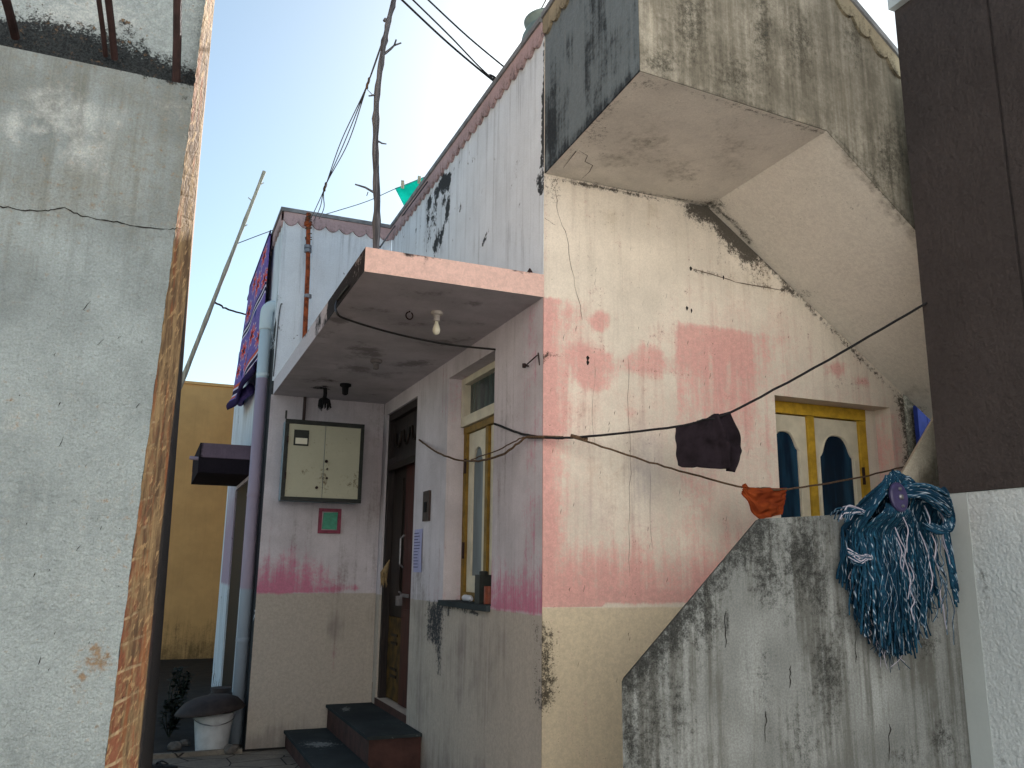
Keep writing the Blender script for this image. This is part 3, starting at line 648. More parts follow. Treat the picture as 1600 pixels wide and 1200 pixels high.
# ------------------------------------------------------------------ outside staircase (upper landing + flight)
stair = thing('staircase', 'mould streaked concrete outside staircase overhanging the cream wall', 'staircase', (3, 3.8, 3.9))
XE = 5.6
zb = lambda x: ZS if x < 3.22 else ZS-.70*(x-3.22)
yo = lambda x: YO+.067*(x-1.985)
xl = lambda y: 1.985+(y-YO)*.035
HP = 1.06
def sp_mask(px, py, X):
    z = X[:, 2]; x = X[:, 0]
    grey = mx(blob(px, py, 1090, 60, 60, 110, .62), blob(px, py, 1190, 60, 40, 120, .5), blob(px, py, 1260, 140, 40, 80, .5), blob(px, py, 1360, 180, 30, 80, .5), poly(px, py, [(1000, 60), (1060, 90), (1300, 190), (1320, 215), (1300, 215), (1000, 120)], 40)*.55, ramp(x, 3.6, 4.2)*.5, px*0+.60)
    mould = mx(seg(px, py, [(1000, 112), (1100, 144), (1200, 176), (1300, 208), (1360, 275), (1432, 360)], 4)*.45, blob(px, py, 1030, 100, 34, 26, .62), blob(px, py, 1150, 120, 40, 40, .42), blob(px, py, 1080, 30, 26, 70, .5), blob(px, py, 1190, 40, 18, 90, .46), blob(px, py, 1330, 60, 22, 60, .45), blob(px, py, 1250, 60, 22, 60, .42), blob(px, py, 1390, 250, 20, 60, .45))
    light = mx(blob(px, py, 1020, 40, 12, 50, .6), blob(px, py, 1320, 150, 24, 40, .45), blob(px, py, 1250, 190, 20, 10, .9), blob(px, py, 1140, 20, 14, 60, .5), blob(px, py, 1380, 300, 24, 30, .6))
    return st(mould*0, mould, grey), st(light, light*0, light*0)
pp = MB(); us = lines(1.989, XE, .03, 3.22)
pp.panel(us, np.linspace(0, 1, 36), lambda u, v: (u, yo(u), zb(u)+HP*v), sp_mask, None, (0, .10, 0))
def sl_mask(px, py, X):
    d = mx(px*0+.36, blob(px, py, 925, 110, 50, 100, .5), blob(px, py, 860, 200, 22, 90, .8), blob(px, py, 985, 70, 14, 60, .6), blob(px, py, 880, 60, 20, 60, .55), seg(px, py, [(1000, 112), (925, 195), (850, 275)], 18)*.75)
    bl = d*0+.95
    lt = mx(blob(px, py, 965, 40, 12, 50, .5), blob(px, py, 950, 150, 14, 40, .45), blob(px, py, 905, 130, 10, 60, .35))
    return st(d*0, d*.45, d*0), st(lt*0, bl, d-lt*.35)
pl = MB(); pl.panel(lines(YO, YF, .03), np.linspace(0, 1, 36), lambda u, v: (xl(u), u, ZS+HP*v), sl_mask, None, (.10, .12, 0))
pp.build('parapet', M['stair'], stair); o = pl.build('parapet', M['stair'], stair); o['label'] = 'blue black mouldy end of the parapet'
def so_mask(px, py, X):
    fl = (X[:, 0] > 3.22)
    mould = mx(poly(px, py, [(1000, 112), (1065, 133), (1030, 142), (985, 145), (930, 200), (880, 255), (852, 275)], 24)*.42, seg(px, py, [(1000, 116), (1100, 148), (1200, 180), (1300, 212)], 2.5)*.45,
               seg(px, py, [(1300, 212), (1365, 285), (1432, 366)], 3)*.4, blob(px, py, 1112, 320, 26, 9, .8), seg(px, py, [(1110, 322), (1145, 345), (1172, 378)], 5)*.7, seg(px, py, [(852, 276), (980, 298), (1090, 316)], 3)*.6, blob(px, py, 1420, 640, 30, 12, .6), blob(px, py, 1255, 460, 22, 12, .4), blob(px, py, 930, 215, 30, 30, .35))
    grey = mx(blob(px, py, 1000, 220, 60, 40, .4), blob(px, py, 1150, 230, 60, 40, .35), blob(px, py, 1060, 270, 40, 20, .4), seg(px, py, [(1300, 215), (1365, 290), (1435, 375)], 16)*.45, blob(px, py, 960, 250, 50, 20, .4), blob(px, py, 1410, 620, 50, 22, .5))
    light = np.where(fl, .75, .42)+blob(px, py, 1060, 160, 40, 20, .3)
    return st(mould*0, mould, grey), st(light, light*0, light*0)
so = MB()
def SP(u, v):
    x = u+(xl(YO+v*(YF-YO))-1.985)*max(0, 1-(u-1.985)/1.0); y = yo(u)+v*(YF-.002-yo(u)); return (x, y, zb(u)-.004)
so.panel(us, np.linspace(0, 1, 40), SP, so_mask)
for pts in ([(905, 235), (918, 243), (914, 252), (926, 258), (921, 268), (908, 280)], [(912, 240), (900, 236), (880, 262)], [(930, 250), (950, 246)]):
    so.ribbon([at(x, y, 2, ZS-.006) for x, y in pts], .006, (0, 0, -1), 1)
so.build('soffit', [M['soffit'], M['crack']], stair, fix=False)
tp = MB()
tp.panel(lines(2.12, 3.22, .2), lines(YO+.17, YF, .3), lambda u, v: (u, v, ZS+.30))
for k in range(12):
    x = 3.22+k*.2; z = ZS+.30-.70*.2*(k+1); tp.box((x, YO+.25, z-.02), (x+.2, YF-.003, z))
    tp.box((x-.01, YO+.25, z), (x, YF-.003, z+.14))
tp.build('tread', M['stair'], stair)
t2 = MB(); k = 1.985
scallops(t2, (1.985, yo(1.985), ZS+HP), (3.22, yo(3.22), ZS+HP), 0, .135, (0, -1, 0), th=.018); scallops(t2, (3.22, yo(3.22), ZS+HP), (XE, yo(XE), zb(XE)+HP), 0, .135, (0, -1, 0), th=.018)
scallops(t2, (xl(YF), YF, 0), (1.985, YO, 0), ZS+HP, .135, (-1, 0, 0), th=.018)
t2.build('scalloped_trim', M['trim_old'], stair)
cp = MB(); cp.panel([1.95, 3.22, XE], [-.03, .13], lambda u, v: (u, yo(u)+v, zb(u)+HP+.04), None, None, (0, 0, -.037)); cp.panel(lines(YO+.135, YF, .3), [-.03, .13], lambda u, v: (xl(u)+v, u, ZS+HP+.04), None, None, (0, 0, -.037)); cp.build('parapet_coping', M['coping'], stair)

# stained wall of the lower flight
topz = lambda x: 1.105+(x-1.835)/(2.565-1.835)*(1.788-1.105) if x < 2.565 else 1.788+(x-2.565)*.075
def st_mask(px, py, X):
    Z = lambda x, y: (830+x/2.078, 740+y/2.078)
    B = lambda x, y, rx, ry, v: blob(px, py, *Z(x, y), rx/2.078, ry/2.078, v)
    mould = mx(seg(px, py, [(972, 1072), (1062, 968), (1190, 822)], 34)*.72, seg(px, py, [(1185, 812), (1340, 800)], 8)*.35, B(570, 480, 70, 90, .62), B(760, 320, 70, 160, .60), B(880, 260, 90, 170, .64), B(940, 360, 40, 120, .62), B(330, 680, 60, 60, .55), B(320, 860, 40, 140, .62), B(632, 500, 8, 60, .95),
               B(420, 620, 60, 60, .5), B(700, 240, 60, 50, .55), B(1000, 480, 50, 120, .42), B(1040, 250, 60, 60, .5), B(760, 640, 30, 160, .42), B(960, 640, 60, 200, .42), B(1290, 560, 60, 60, .48), B(480, 760, 50, 160, .38), B(1330, 860, 40, 80, .45), B(1210, 920, 60, 40, .45), B(880, 860, 60, 120, .36), ramp(px, 1130, 1000)*.40, B(520, 430, 160, 160, .40), B(820, 300, 160, 170, .42))
    brown = mx(px*0+.40, B(1250, 640, 160, 120, .62), B(1330, 720, 60, 250, .6), B(1050, 200, 90, 60, .5), B(600, 700, 120, 120, .5), B(900, 600, 70, 200, .45))
    light = mx(B(720, 640, 80, 220, .66), B(560, 800, 100, 120, .4), B(800, 380, 20, 200, .5), B(1120, 740, 80, 160, .66), B(700, 880, 90, 90, .56), B(970, 440, 16, 160, .55), B(1010, 820, 50, 120, .5))
    return st(mould*0, mould, brown), st(light, light*0, light*0)
lw = MB(); lw.panel(lines(1.835, XB+.12, .022, 2.565), np.linspace(0, 1, 70), lambda u, v: (u, YO, topz(u)*v), st_mask, None, (.078, .12, 0))
for x, y0, y1 in ((1134, 955, 1012), (1336, 980, 1035), (1196, 1110, 1160), (1235, 1040, 1075), (1390, 1130, 1190)):
    lw.ribbon([at(x+random.uniform(-2, 2), y, 1, YO) for y in np.linspace(y0, y1, 7)], .008, (0, -1, 0), 1)
tag(lw.build('stair_wall', [M['stain'], M['crack']]), 'black stained grey cement wall with a sloping top carrying the blue mop', 'wall')
# sloping parapet further up the lower flight
a, b = at(1408, 742, 1, 3.42), at(1462, 648, 1, 3.42); sl_ = (b[2]-a[2])/(b[0]-a[0])
x0, x1 = a[0]-.004, 4.45
def rp_mask(px, py, X):
    d = (a[2]+sl_*(X[:, 0]-a[0]))-X[:, 2]
    return st(d*0, ramp(d, .10, .3)*.42, ramp(d, .05, .22)*.8), st(ramp(d, .14, .02)*.5, d*0, d*0)
rp = MB(); rp.panel(lines(x0, x1, .025), np.linspace(0, 1, 40), lambda u, v: (u, 3.42, 1.2+(a[2]+sl_*(u-a[0])-1.2)*v), rp_mask, None, (.10, .12, 0))
tag(rp.build('stair_parapet', M['stair']), 'short steep weathered parapet behind the mop, rising to the right', 'parapet')

# ------------------------------------------------------------------ house on the left
lh = thing('neighbour_house', 'grey roughcast house with bare smeared brick flank beside the passage', 'house', (-1.2, 4.2, 0))
xr = lambda z: -.086+.0258*z
ZL = 3.235
def left_mask(px, py, X):
    pale = mx(blob(px, py, 80, 200, 90, 50, .55), blob(px, py, 20, 200, 30, 40, .75), blob(px, py, 140, 180, 50, 30, .66), blob(px, py, 60, 205, 14, 16, .9), blob(px, py, 115, 235, 40, 25, .62), blob(px, py, 180, 185, 40, 20, .5), blob(px, py, 60, 150, 60, 20, .4))
    mould = mx(seg(px, py, [(-40, 44), (0, 55), (150, 95), (303, 137)], 5)*.62, blob(px, py, 130, 1022, 5, 6, .9), blob(px, py, 165, 1030, 7, 6, .75), seg(px, py, [(58, 130), (55, 160), (66, 190), (70, 215)], 2.2)*.7, seg(px, py, [(282, 135), (290, 155)], 2)*.6, blob(px, py, 52, 1080, 3, 3, .9))
    brown = mx(blob(px, py, 100, 290, 160, 90, .55), blob(px, py, 260, 260, 60, 130, .42), blob(px, py, 200, 60, 100, 60, .4), ramp(py, 520, 250)*.45)
    light = ramp(py, 380, 900)*.62+blob(px, py, 40, 560, 80, 60, .25)
    rust = mx(blob(px, py, 150, 1030, 26, 26, .62), blob(px, py, 125, 1060, 10, 26, .5), blob(px, py, 110, 930, 18, 10, .35))
    return st(pale, mould, brown), st(light, rust, light*0)
lf = MB(); lf.panel(np.linspace(0, 1, 90), lines(0, ZL, .028), lambda u, v: (-2.2+u*(2.2+xr(v))+ (.0012*math.sin(v*23)+.0012*math.sin(v*61+1))*u, 3.0, v), left_mask, None, None)
def jig(pts, w, dense=6):
    f = []
    for (x0, y0), (x1, y1) in zip(pts, pts[1:]):
        for k in range(dense): t = k/dense; f.append((x0+(x1-x0)*t+random.uniform(-1, 1), y0+(y1-y0)*t+random.uniform(-1.5, 1.5)))
    f.append(pts[-1]); lf.ribbon([at(x, y, 1, 3.0) for x, y in f], w, (0, -1, 0), 1)
jig([(-10, 321), (34, 328), (70, 330), (100, 325), (130, 339), (170, 344), (210, 354), (262, 358)], .0055)
jig([(262, 358), (285, 356)], .004)
for k in range(18):
    x = random.uniform(5, 225); y = random.uniform(470, 1150); L = random.uniform(3, 10)
    jig([(x, y), (x-.35*L, y+.8*L)], random.uniform(.002, .0045), 2)
for pts in ([(128, 485), (142, 470)], [(150, 540), (162, 530)], [(184, 530), (190, 524)], [(212, 638), (218, 630)], [(118, 862), (126, 852)], [(92, 700), (99, 682)], [(60, 1038), (64, 1024)]): jig(pts, .0032, 3)
lf.build('front_wall', [M['left'], M['crack']], lh)
def lu_mask(px, py, X):
    base = 55+(px/303)*80
    d = base-py
    mould = np.clip(1.25-d/np.interp(px, [0, 60, 140, 220, 300], [38, 62, 60, 50, 40]), 0, 1)*.95
    mould = mx(mould, blob(px, py, 205, 50, 14, 16, .5), seg(px, py, [(178, 28), (200, 45), (212, 58), (240, 80)], 3)*.5, blob(px, py, 60, 10, 60, 10, .35))
    lt = blob(px, py, 110, 25, 90, 35, .8)
    return st(lt, mould, lt*0), st(lt*0+.75, lt*0, lt*0)
lu = MB(); lu.panel(np.linspace(0, 1, 90), lines(ZL-.02, 5.6, .026), lambda u, v: (-2.2+u*(2.2+xr(v)+.006), 3.055, v), lu_mask, None, None); lu.build('upper_wall', M['left'], lh)
lg = MB(); lg.panel(np.linspace(0, 1, 60), [0, 1], lambda u, v: (-2.2+u*(2.2+xr(ZL)), 3.0+.055*v, ZL+.018*v), lambda px, py, X: (st(px*0, px*0+1, px*0),)); lg.build('ledge', M['left'], lh)
# brick return: narrow end canted away from the sun, then the long flank of the passage
ym = 3.10
xm = lambda z: float(np.interp(z, [0, .9, 1.5, 2.4, 3.2, 4.2, 5.6], [.040, .041, .041, .041, .038, .040, .050]))
xf = lambda z: .140-.0175*z
jit = {}
def rough_edge(v, a):
    k = round(v*200)
    if k not in jit: jit[k] = random.uniform(-1, 1)
    return a*jit[k]
def bk(px, py, X):
    z = X[:, 2]; sm = .47+ramp(z, 1.3, 2.2)*.36; flank = X[:, 1] > ym-.004
    return (st(np.where(flank, .95, sm+ramp(X[:, 1], 3.03, ym)*.25), np.where(flank, .9, .0)*ramp(z, 3.6, 1.9)+ramp(X[:, 1], 3.06, ym)*.25*ramp(z, 2.6, 1.6), z*0),)  # second mask paints the shade low on the flank
bm_ = MB(); bm_.panel(np.linspace(0, 1, 8), lines(0, 5.6, .02), lambda u, v: (xr(v)+(xm(v)-xr(v))*u+rough_edge(v, .0022)*(u == 0), 3.003+(ym-3.003)*u, v), bk)
bm_.panel(np.linspace(0, 1, 20), lines(0, 5.6, .02), lambda u, v: (xm(v)+(xf(v)-xm(v))*u, ym+(5.5-ym)*u, v), bk)
bm_.build('brick_flank', M['brick'], lh, fix=False)
bk2 = MB(); bk2.box((-2.2, 5.48, 0), (.02, 5.5, 5.55)); bk2.box((-2.2, 3.12, 5.5), (-.02, 5.47, 5.6)); bk2.build('rear_wall', M['left'], lh)
# iron rods standing out of the ledge
def rod(name_label, p0, p1, r):
    A = at(*p0, 1, 3.02); B = at(*p1, 1, 2.84); d = B-A; B = A+d*1.6
    b = MB(); b.tube([A, A+d*.5+[.002, 0, 0], B], r, 8); o = b.build('iron_rod', M['dark_iron']); tag(o, name_label, 'iron rod', 'iron rods above the grey ledge')
rod('brown iron rod at the far left corner of the roughcast house', (24, 58), (7, -6), .0145)
rod('thinner left rod of the close pair on the mouldy ledge', (165, 88), (153, -6), .0085)
rod('thicker right rod of the close pair on the mouldy ledge', (179, 92), (168, -6), .012)
rod('single thick brown rod nearest the brick flank', (275, 130), (277, -6), .0145)

# ------------------------------------------------------------------ house on the right
rh = thing('painted_house', 'house with dark brown upper wall and pale rough dado at the right', 'house', (5, 2.2, 0))
ZB = 1.955; ZT = 4.78
YE = 3.196
d_ = MB()
def dk(px, py, X): return (st(px*0, px*0, px*0),)
d_.box((XB-.008, 2.66, ZB), (XB+.06, YE+.03, ZT)); d_.box((XB-.008, 1.1, ZB), (XB+.06, 2.642, ZT)); d_.box((XB+.004, 2.642, ZB+.002), (XB+.05, 2.66, ZT-.002)); d_.build('dark_wall', M['dark_paint'], rh)
p_ = MB(); p_.panel(lines(1.1, 3.08, .05), lines(0, ZB-.002, .05), lambda u, v: (XB, u, v), lambda px, py, X: (st(px*0, seg(px, py, [(1535, 890), (1540, 1000), (1545, 1100), (1565, 1190)], 5)*.55, px*0),)); p_.build('rough_dado', M['pale_paint'], rh, fix=False)
for q in bpy.data.objects['rough_dado'].data.polygons: pass
e_ = MB(); e_.panel(lines(3.075, YE+.002, .03), lines(0, ZB-.002, .05), lambda u, v: (XB-.003, u, v), lambda px, py, X: (st(px*0, ramp(px, 1495, 1480)*.3, px*0),), None, (.06, 0, 0)); e_.build('smooth_corner_band', M['pale_smooth'], rh)
w_ = MB(); w_.box((XB-.05, 1.1, ZT+.002), (XB+.2, YE+.035, ZT+.6)); w_.build('white_cornice', M['pale_smooth'], rh)
c_ = MB(); c_.box((XB+.062, 1.1, 0), (6.4, YE-.01, ZT+.5)); c_.build('inner_walls', M['pale_paint'], rh)

# ------------------------------------------------------------------ ochre building closing the passage, blue door by the stairs
yh = thing('ochre_house', 'ochre painted house wall closing the far end of the passage', 'house', (0, 17, 0))
y_ = MB(); y_.panel(lines(-3, 2.6, .12), lines(0, 4.72, .12), lambda u, v: (u, 16, v), lambda px, py, X: (st(px*0, ramp(X[:, 2], 1.0, 0)*.6, px*0),), None, (0, 2.5, 0)); y_.box((1.35, 12.7, 0), (5, 15.99, 4.7)); y_.build('wall', M['ochre'], yh)  # box is a hidden wing added to keep sun off the passage
c_ = MB(); c_.box((-3.05, 15.96, 4.722), (2.65, 18.5, 4.77)); c_.build('parapet_coping', M['ochre'], yh)
bw_ = MB()
def bwm(px, py, X): return (st(px*0, px*0+.62, px*0+.3),)
bw_.panel(lines(4.84, 8.5, .06), lines(0, 4, .08), lambda u, v: (u, 4.95, v), bwm, None, (0, .15, 0)); tag(bw_.build('mouldy_wall', M['stair']), 'dark mouldy strip of wall beyond the yellow window', 'wall')
A = at(1426, 648, 1, 4.93); B = at(1462, 648, 1, 4.93)
bd = thing('blue_door', 'narrow glimpse of a blue plank door under the stair flight', 'door', ((A[0]+B[0])/2, 4.9, 1.4))
q = MB()
for k in range(4): q.box((A[0]+k*.10, 4.88, 1.4), (A[0]+k*.10+.094, 4.92, 2.86))
q.build('plank', M['blue_door'], bd)
q = MB(); q.box((A[0], 4.865, 2.1), (A[0]+.4, 4.878, 2.16)); q.tube([(A[0]+.07, 4.862, 2.60), (A[0]+.07, 4.855, 2.70)], .008, 8); q.build('batten', M['blue_door'], bd)

# unseen house opposite, added to bounce sunlight onto the street front
M['across'] = stucco('bounce_cream_wall', '#efebe5', [(1, '#5a5347', .9, 'mix', .3, .8)], grain=40, bump=.3, mott=.08, streak=.1, grit=.04)
ah = thing('bounce_house', 'unseen cream house added across the lane to bounce sunlight', 'house', (0, -4.5, 0))
q = MB(); q.panel(lines(-8, 8, .2, -2.6, -1.4, 2.0, 3.0), lines(0, 6.4, .2, 1.0, 2.3, 2.2), lambda u, v: (u, -3.0, v), lambda px, py, X: (st(px*0, ramp(X[:, 2], .5, 0)*.6, px*0),), lambda u, v: (-2.6 < u < -1.4 and 1.0 < v < 2.3) or (2.0 < u < 3.0 and v < 2.2), (0, -.25, 0)); q.build('wall', M['across'], ah)  # wall of the added bounce house
q = MB(); q.box((-2.6, -3.2, 1.0), (-1.4, -3.15, 2.3)); q.build('window', M['cream'], ah); q = MB(); q.box((2.0, -3.2, 0), (3.0, -3.15, 2.2)); q.build('door', M['door'], ah)  # window and door of the added bounce house
q = MB(); q.box((-8, -9, 6.25), (8, -3.26, 6.4)); q.build('bounce_roof', M['coping'], ah)

# ------------------------------------------------------------------ poles, cables, lines
def smooth(pts, n=6):
    P = np.array(pts, float); out = []
    for i in range(len(P)-1):
        p0, p1, p2, p3 = P[max(i-1, 0)], P[i], P[i+1], P[min(i+2, len(P)-1)]
        for k in range(n):
            t = k/n; out.append(.5*((2*p1)+(-p0+p2)*t+(2*p0-5*p1+4*p2-p3)*t*t+(-p0+3*p1-3*p2+p3)*t**3))
    out.append(P[-1]); return out
def surv(pts):     # (photo x, photo y, depth)
    return [at(x, y, 1, d) for x, y, d in pts]
wp = thing('wooden_pole', 'crooked weathered branch pole standing on the porch roof', 'pole', at(588, 390, 1, 4.7))
q = MB(); Lp = surv([(588, 398, 4.7), (589, 330, 4.7), (587, 240, 4.7), (589, 160, 4.7), (597, 90, 4.7), (606, 40, 4.7), (617, -5, 4.7), (628, -60, 4.7)]); Lp[0][2] = 3.26
P = smooth(Lp, 6); q.tube([p+np.array([rng.normal()*.0015, 0, 0]) for p in P], [ .0215-.006*i/len(P)+.0022*math.sin(i*1.7)+(.004 if i % 11 == 5 else 0) for i in range(len(P))], 10); q.build('pole', M['pole'], wp, smooth=True)
for pts, r in (([(601, 84, 4.7), (611, 76, 4.68), (617, 70, 4.66)], .009), ([(616, 71, 4.665), (619, 62, 4.66)], .006), ([(616, 71, 4.665), (627, 67, 4.65)], .006), ([(583, 300, 4.7), (571, 293, 4.68), (555, 288, 4.66)], .0075), ([(589, 146, 4.7), (583, 149, 4.69), (576, 150, 4.69)], .007), ([(590, 220, 4.7), (597, 224, 4.69), (604, 225, 4.68)], .006), ([(603, 30, 4.7), (600, 33, 4.7)], .012), ([(575, 300, 4.68), (573, 306, 4.68)], .003), ([(582, 148, 4.69), (574, 140, 4.69)], .0025)):
    b = MB(); b.tube(surv(pts), [r, r*.8] if len(pts) == 2 else [r, r*.85, r*.6], 7); b.build('branch_stub', M['pole'], wp)
rpole = thing('rusty_pole', 'orange rusted pipe standing before the white back wall', 'pole', at(479, 515, 1, 8.0))
q = MB(); P = surv([(482, 333, 8.0), (481, 420, 8.0), (478, 520, 8.0)]); P[-1][2] = 3.262; q.tube(P, [.021, .022, .024], 10); q.build('pipe', M['rust'], rpole)
for y in (350, 386, 392, 463):
    c = at(481, y, 1, 8.0); b = MB(); b.lathe([(.024, -.02), (.036, -.016), (.036, .016), (.024, .02)], c, 14); b.build('collar', M['rust'] if y < 380 else M['steel'], rpole)
b = MB()
for k in range(26):
    c = at(482, random.uniform(335, 375), 1, 8.0); t = random.uniform(0, 6.28); R = .03; b.tube([c+[R*math.cos(t+s), R*math.sin(t+s), .01*s] for s in (0, .8, 1.6)], .005, 5)
b.build('rope_binding', M['jute'], rpole)
bs = MB(); B0 = at(413, 268, 1, 9.5); B1 = at(318, 510, 1, 9.5); d = B1-B0; foot = B0+d*(B0[2]/-d[2])
ts = np.linspace(0, 1, 40); bs.tube([B0+(foot-B0)*t for t in ts], [.018+.016*t+(.004 if i % 4 == 0 else 0) for i, t in enumerate(ts)], 9)
for t in (.03, .065, .12): c = B0+(foot-B0)*t; bs.tube([c, c+[.05 if t != .065 else -.05, 0, .04]], .006, 5)
tag(bs.build('bamboo_stick', M['bamboo']), 'long thin bamboo stick leaning up against the sky over the passage', 'stick')
def cable(label, pts, r, mat, cat='cable', name='cable', dense=8, group=None, wob=0):
    b = MB(); P = smooth(pts, dense)
    if wob: P = [p+rng.normal(size=3)*wob for p in P]
    b.tube(P, r, 6); return tag(b.build(name, M[mat]), label, cat, group)
PT = at(622, -6, 1, 4.7)
def par(x, y): return at(x, y, 0, XW+.05)
K = par(783, 102); K[2] = ZR+.05
cable('lower black cable of the pair tied to the parapet knot', [PT, (PT*.6+K*.4)-[0, 0, .02], (PT*.25+K*.75)-[0, 0, .015], K], .0075, 'cable', group='cables from the wooden pole')
cable('upper black cable of the pair sagging to the parapet knot', [PT+[.06, 0, .03], (PT*.6+K*.4)+[.05, 0, .01], (PT*.25+K*.75)+[.012, 0, .0], K+[0, .01, .012]], .006, 'cable', group='cables from the wooden pole')
K2 = par(798, 86); K2[2] = ZR+.06
cable('separate highest cable running over the parapet', [PT+[.16, 0, .06], (PT+K2)/2+[.07, 0, .02], K2], .006, 'cable', group='cables from the wooden pole')
kb = MB(); kb.tube(smooth([K+[-.06, -.02, .05], K+[-.03, 0, .02], K+[.0, 0, -.01], K+[.03, .02, .02], K+[.0, .03, .03]], 6), .012, 7); kb.tube(smooth([K+[-.06, -.02, .05], K+[-.08, 0, .07], K+[-.10, 0, .065]], 4), .009, 6); tag(kb.build('rope_knot', M['cable']), 'knotted cable end on the roof parapet edge', 'knot')
for off, lb in ((0, 'taut outer strand of line from the rusty pipe to the wooden pole'), (.022, 'middle strand of line from the rusty pipe to the wooden pole'), (.045, 'inner strand of line from the rusty pipe to the wooden pole')):
    q0, q1, q2, q3 = at(487, 350, 1, 8.0), at(508, 292, 1, 7.0), at(575, 130, 1, 5.1), at(606, 40, 1, 4.72)
    cable(lb, [q0+[off*2.2-.03, 0, off*1.5], q0*.5+q1*.5+[off*1.5-.012, 0, 0], q1, (q1+q2)/2+[off*1.2-.02, 0, 0], q2, q3], .0042, 'thin', 'line', 'tie_line')
for p, r in (((508, 292, 7.0), .012), ((575, 130, 5.1), .009)):
    c = at(*p[:2], 1, p[2]); b = MB(); b.tube(smooth([c+[.006, 0, .045], c+[.005, 0, .015], c+[-.005, 0, -.015], c+[-.004, 0, -.045]], 3), [r*.4]+[r]*8+[r*.4], 7); tag(b.build('line_knot', M['jute']), 'knot in the tie lines %s' % ('just above the rusty pipe' if p[2] == 7 else 'beside the upper part of the wooden pole'), 'knot')
cable('black cable lying up along the parapet from the foot of the wooden pole', surv([(594, 386, 4.75)])+[at(615, 356, 0, XW-.06), at(640, 322, 0, XW-.06), at(668, 284, 0, XW-.06)], .006, 'cable')
CL = [at(372, 380, 1, 9.5), at(440, 355, 1, 9.5), at(525, 330, 1, 9.5), at(575, 314, 1, 9.5), at(620, 294, 1, 9.5), at(700, 262, 1, 9.5)]
cable('thin clothesline from the bamboo stick over the roof', CL, .005, 'thin', 'clothesline', 'clothesline')
c0 = at(332, 470, 1, 9.5); c1 = at(388, 492, 1, 11.0)
cable('frayed rope from the bamboo stick to the house side', [c0, c0*.6+c1*.4+[0, 0, -.03], c1], .011, 'jute', 'rope', 'rope', wob=.006)
cable('thin wire rising behind the top of the stair parapet', [at(840, 24, 1, 5.6), at(850, 6, 1, 5.4), at(858, -10, 1, 5.3)], .006, 'cable', 'wire', 'wire')
# porch wiring
cable('black wire slung under the porch ceiling towards the window', [at(545, 445, 0, CX0-.01), at(527, 470, 0, CX0-.012), at(526, 488, 1, 4.75), at(545, 500, 1, 4.8), at(620, 522, 1, 5.0), at(700, 538, 1, 5.1), at(774, 546, 0, XW-.012)], .007, 'cable', 'wire', 'wire')
w0 = at(773, 662, 0, XW-.004); wc = at(848, 683, 1, YF-.03); wc2 = at(905, 683, 1, 4.25)
w1, w2, w3 = at(1056, 667, 1, 3.95), at(1140, 645, 1, 3.78), at(1443, 472, 1, 3.19); w3[0] = XB-.012
cable('thick black clothesline from the porch corner to the dark wall', [w0, at(810, 676, 0, XW-.01), wc, wc2, w1, (w1+w2)/2, w2, w2*.5+w3*.5+[0, 0, -.012], w3], .0075, 'cable', 'clothesline', 'clothesline', wob=.001)
cable('frayed rope drooping across the porch window', [at(655, 688, 0, XW-.01), at(690, 710, 0, XW-.07), at(735, 721, 0, XW-.10), at(785, 710, 0, XW-.09), at(822, 683, 0, XW-.03), at(840, 683, 0, XW-.02)], .007, 'jute', 'rope', 'rope', wob=.002)
cable('second drooping strand beside the porch corner', [at(735, 719, 0, XW-.10), at(780, 702, 0, XW-.09), at(818, 682, 0, XW-.03)], .004, 'jute', 'rope', 'rope', wob=.002)
r0 = at(900, 684, 1, 4.26); r1 = at(1160, 761, 1, 4.0); r2 = at(1232, 764, 1, 3.95); r3 = at(1415, 729, 1, YF-.01)
cable('frayed brown clothesline carrying the orange underpants', [r0, r0*.65+r1*.35+[0, 0, -.012], r0*.3+r1*.7+[0, 0, -.012], r1, (r1+r2)/2, r2, (r2+r3)/2+[0, 0, -.012], r3], .006, 'jute', 'clothesline', 'clothesline', wob=.0016)
kn = MB(); kn.tube(smooth([wc2+[-.05, 0, .004], wc2+[0, 0, -.004], wc2+[.05, 0, -.01]], 3), .012, 7); kn.tube(smooth([at(825, 683, 0, XW-.03), at(850, 683, 1, YF-.04), at(880, 684, 1, 4.3)], 4), .010, 7); tag(kn.build('rope_knot', M['jute']), 'rope wrapped round the black clothesline at the porch corner', 'knot')

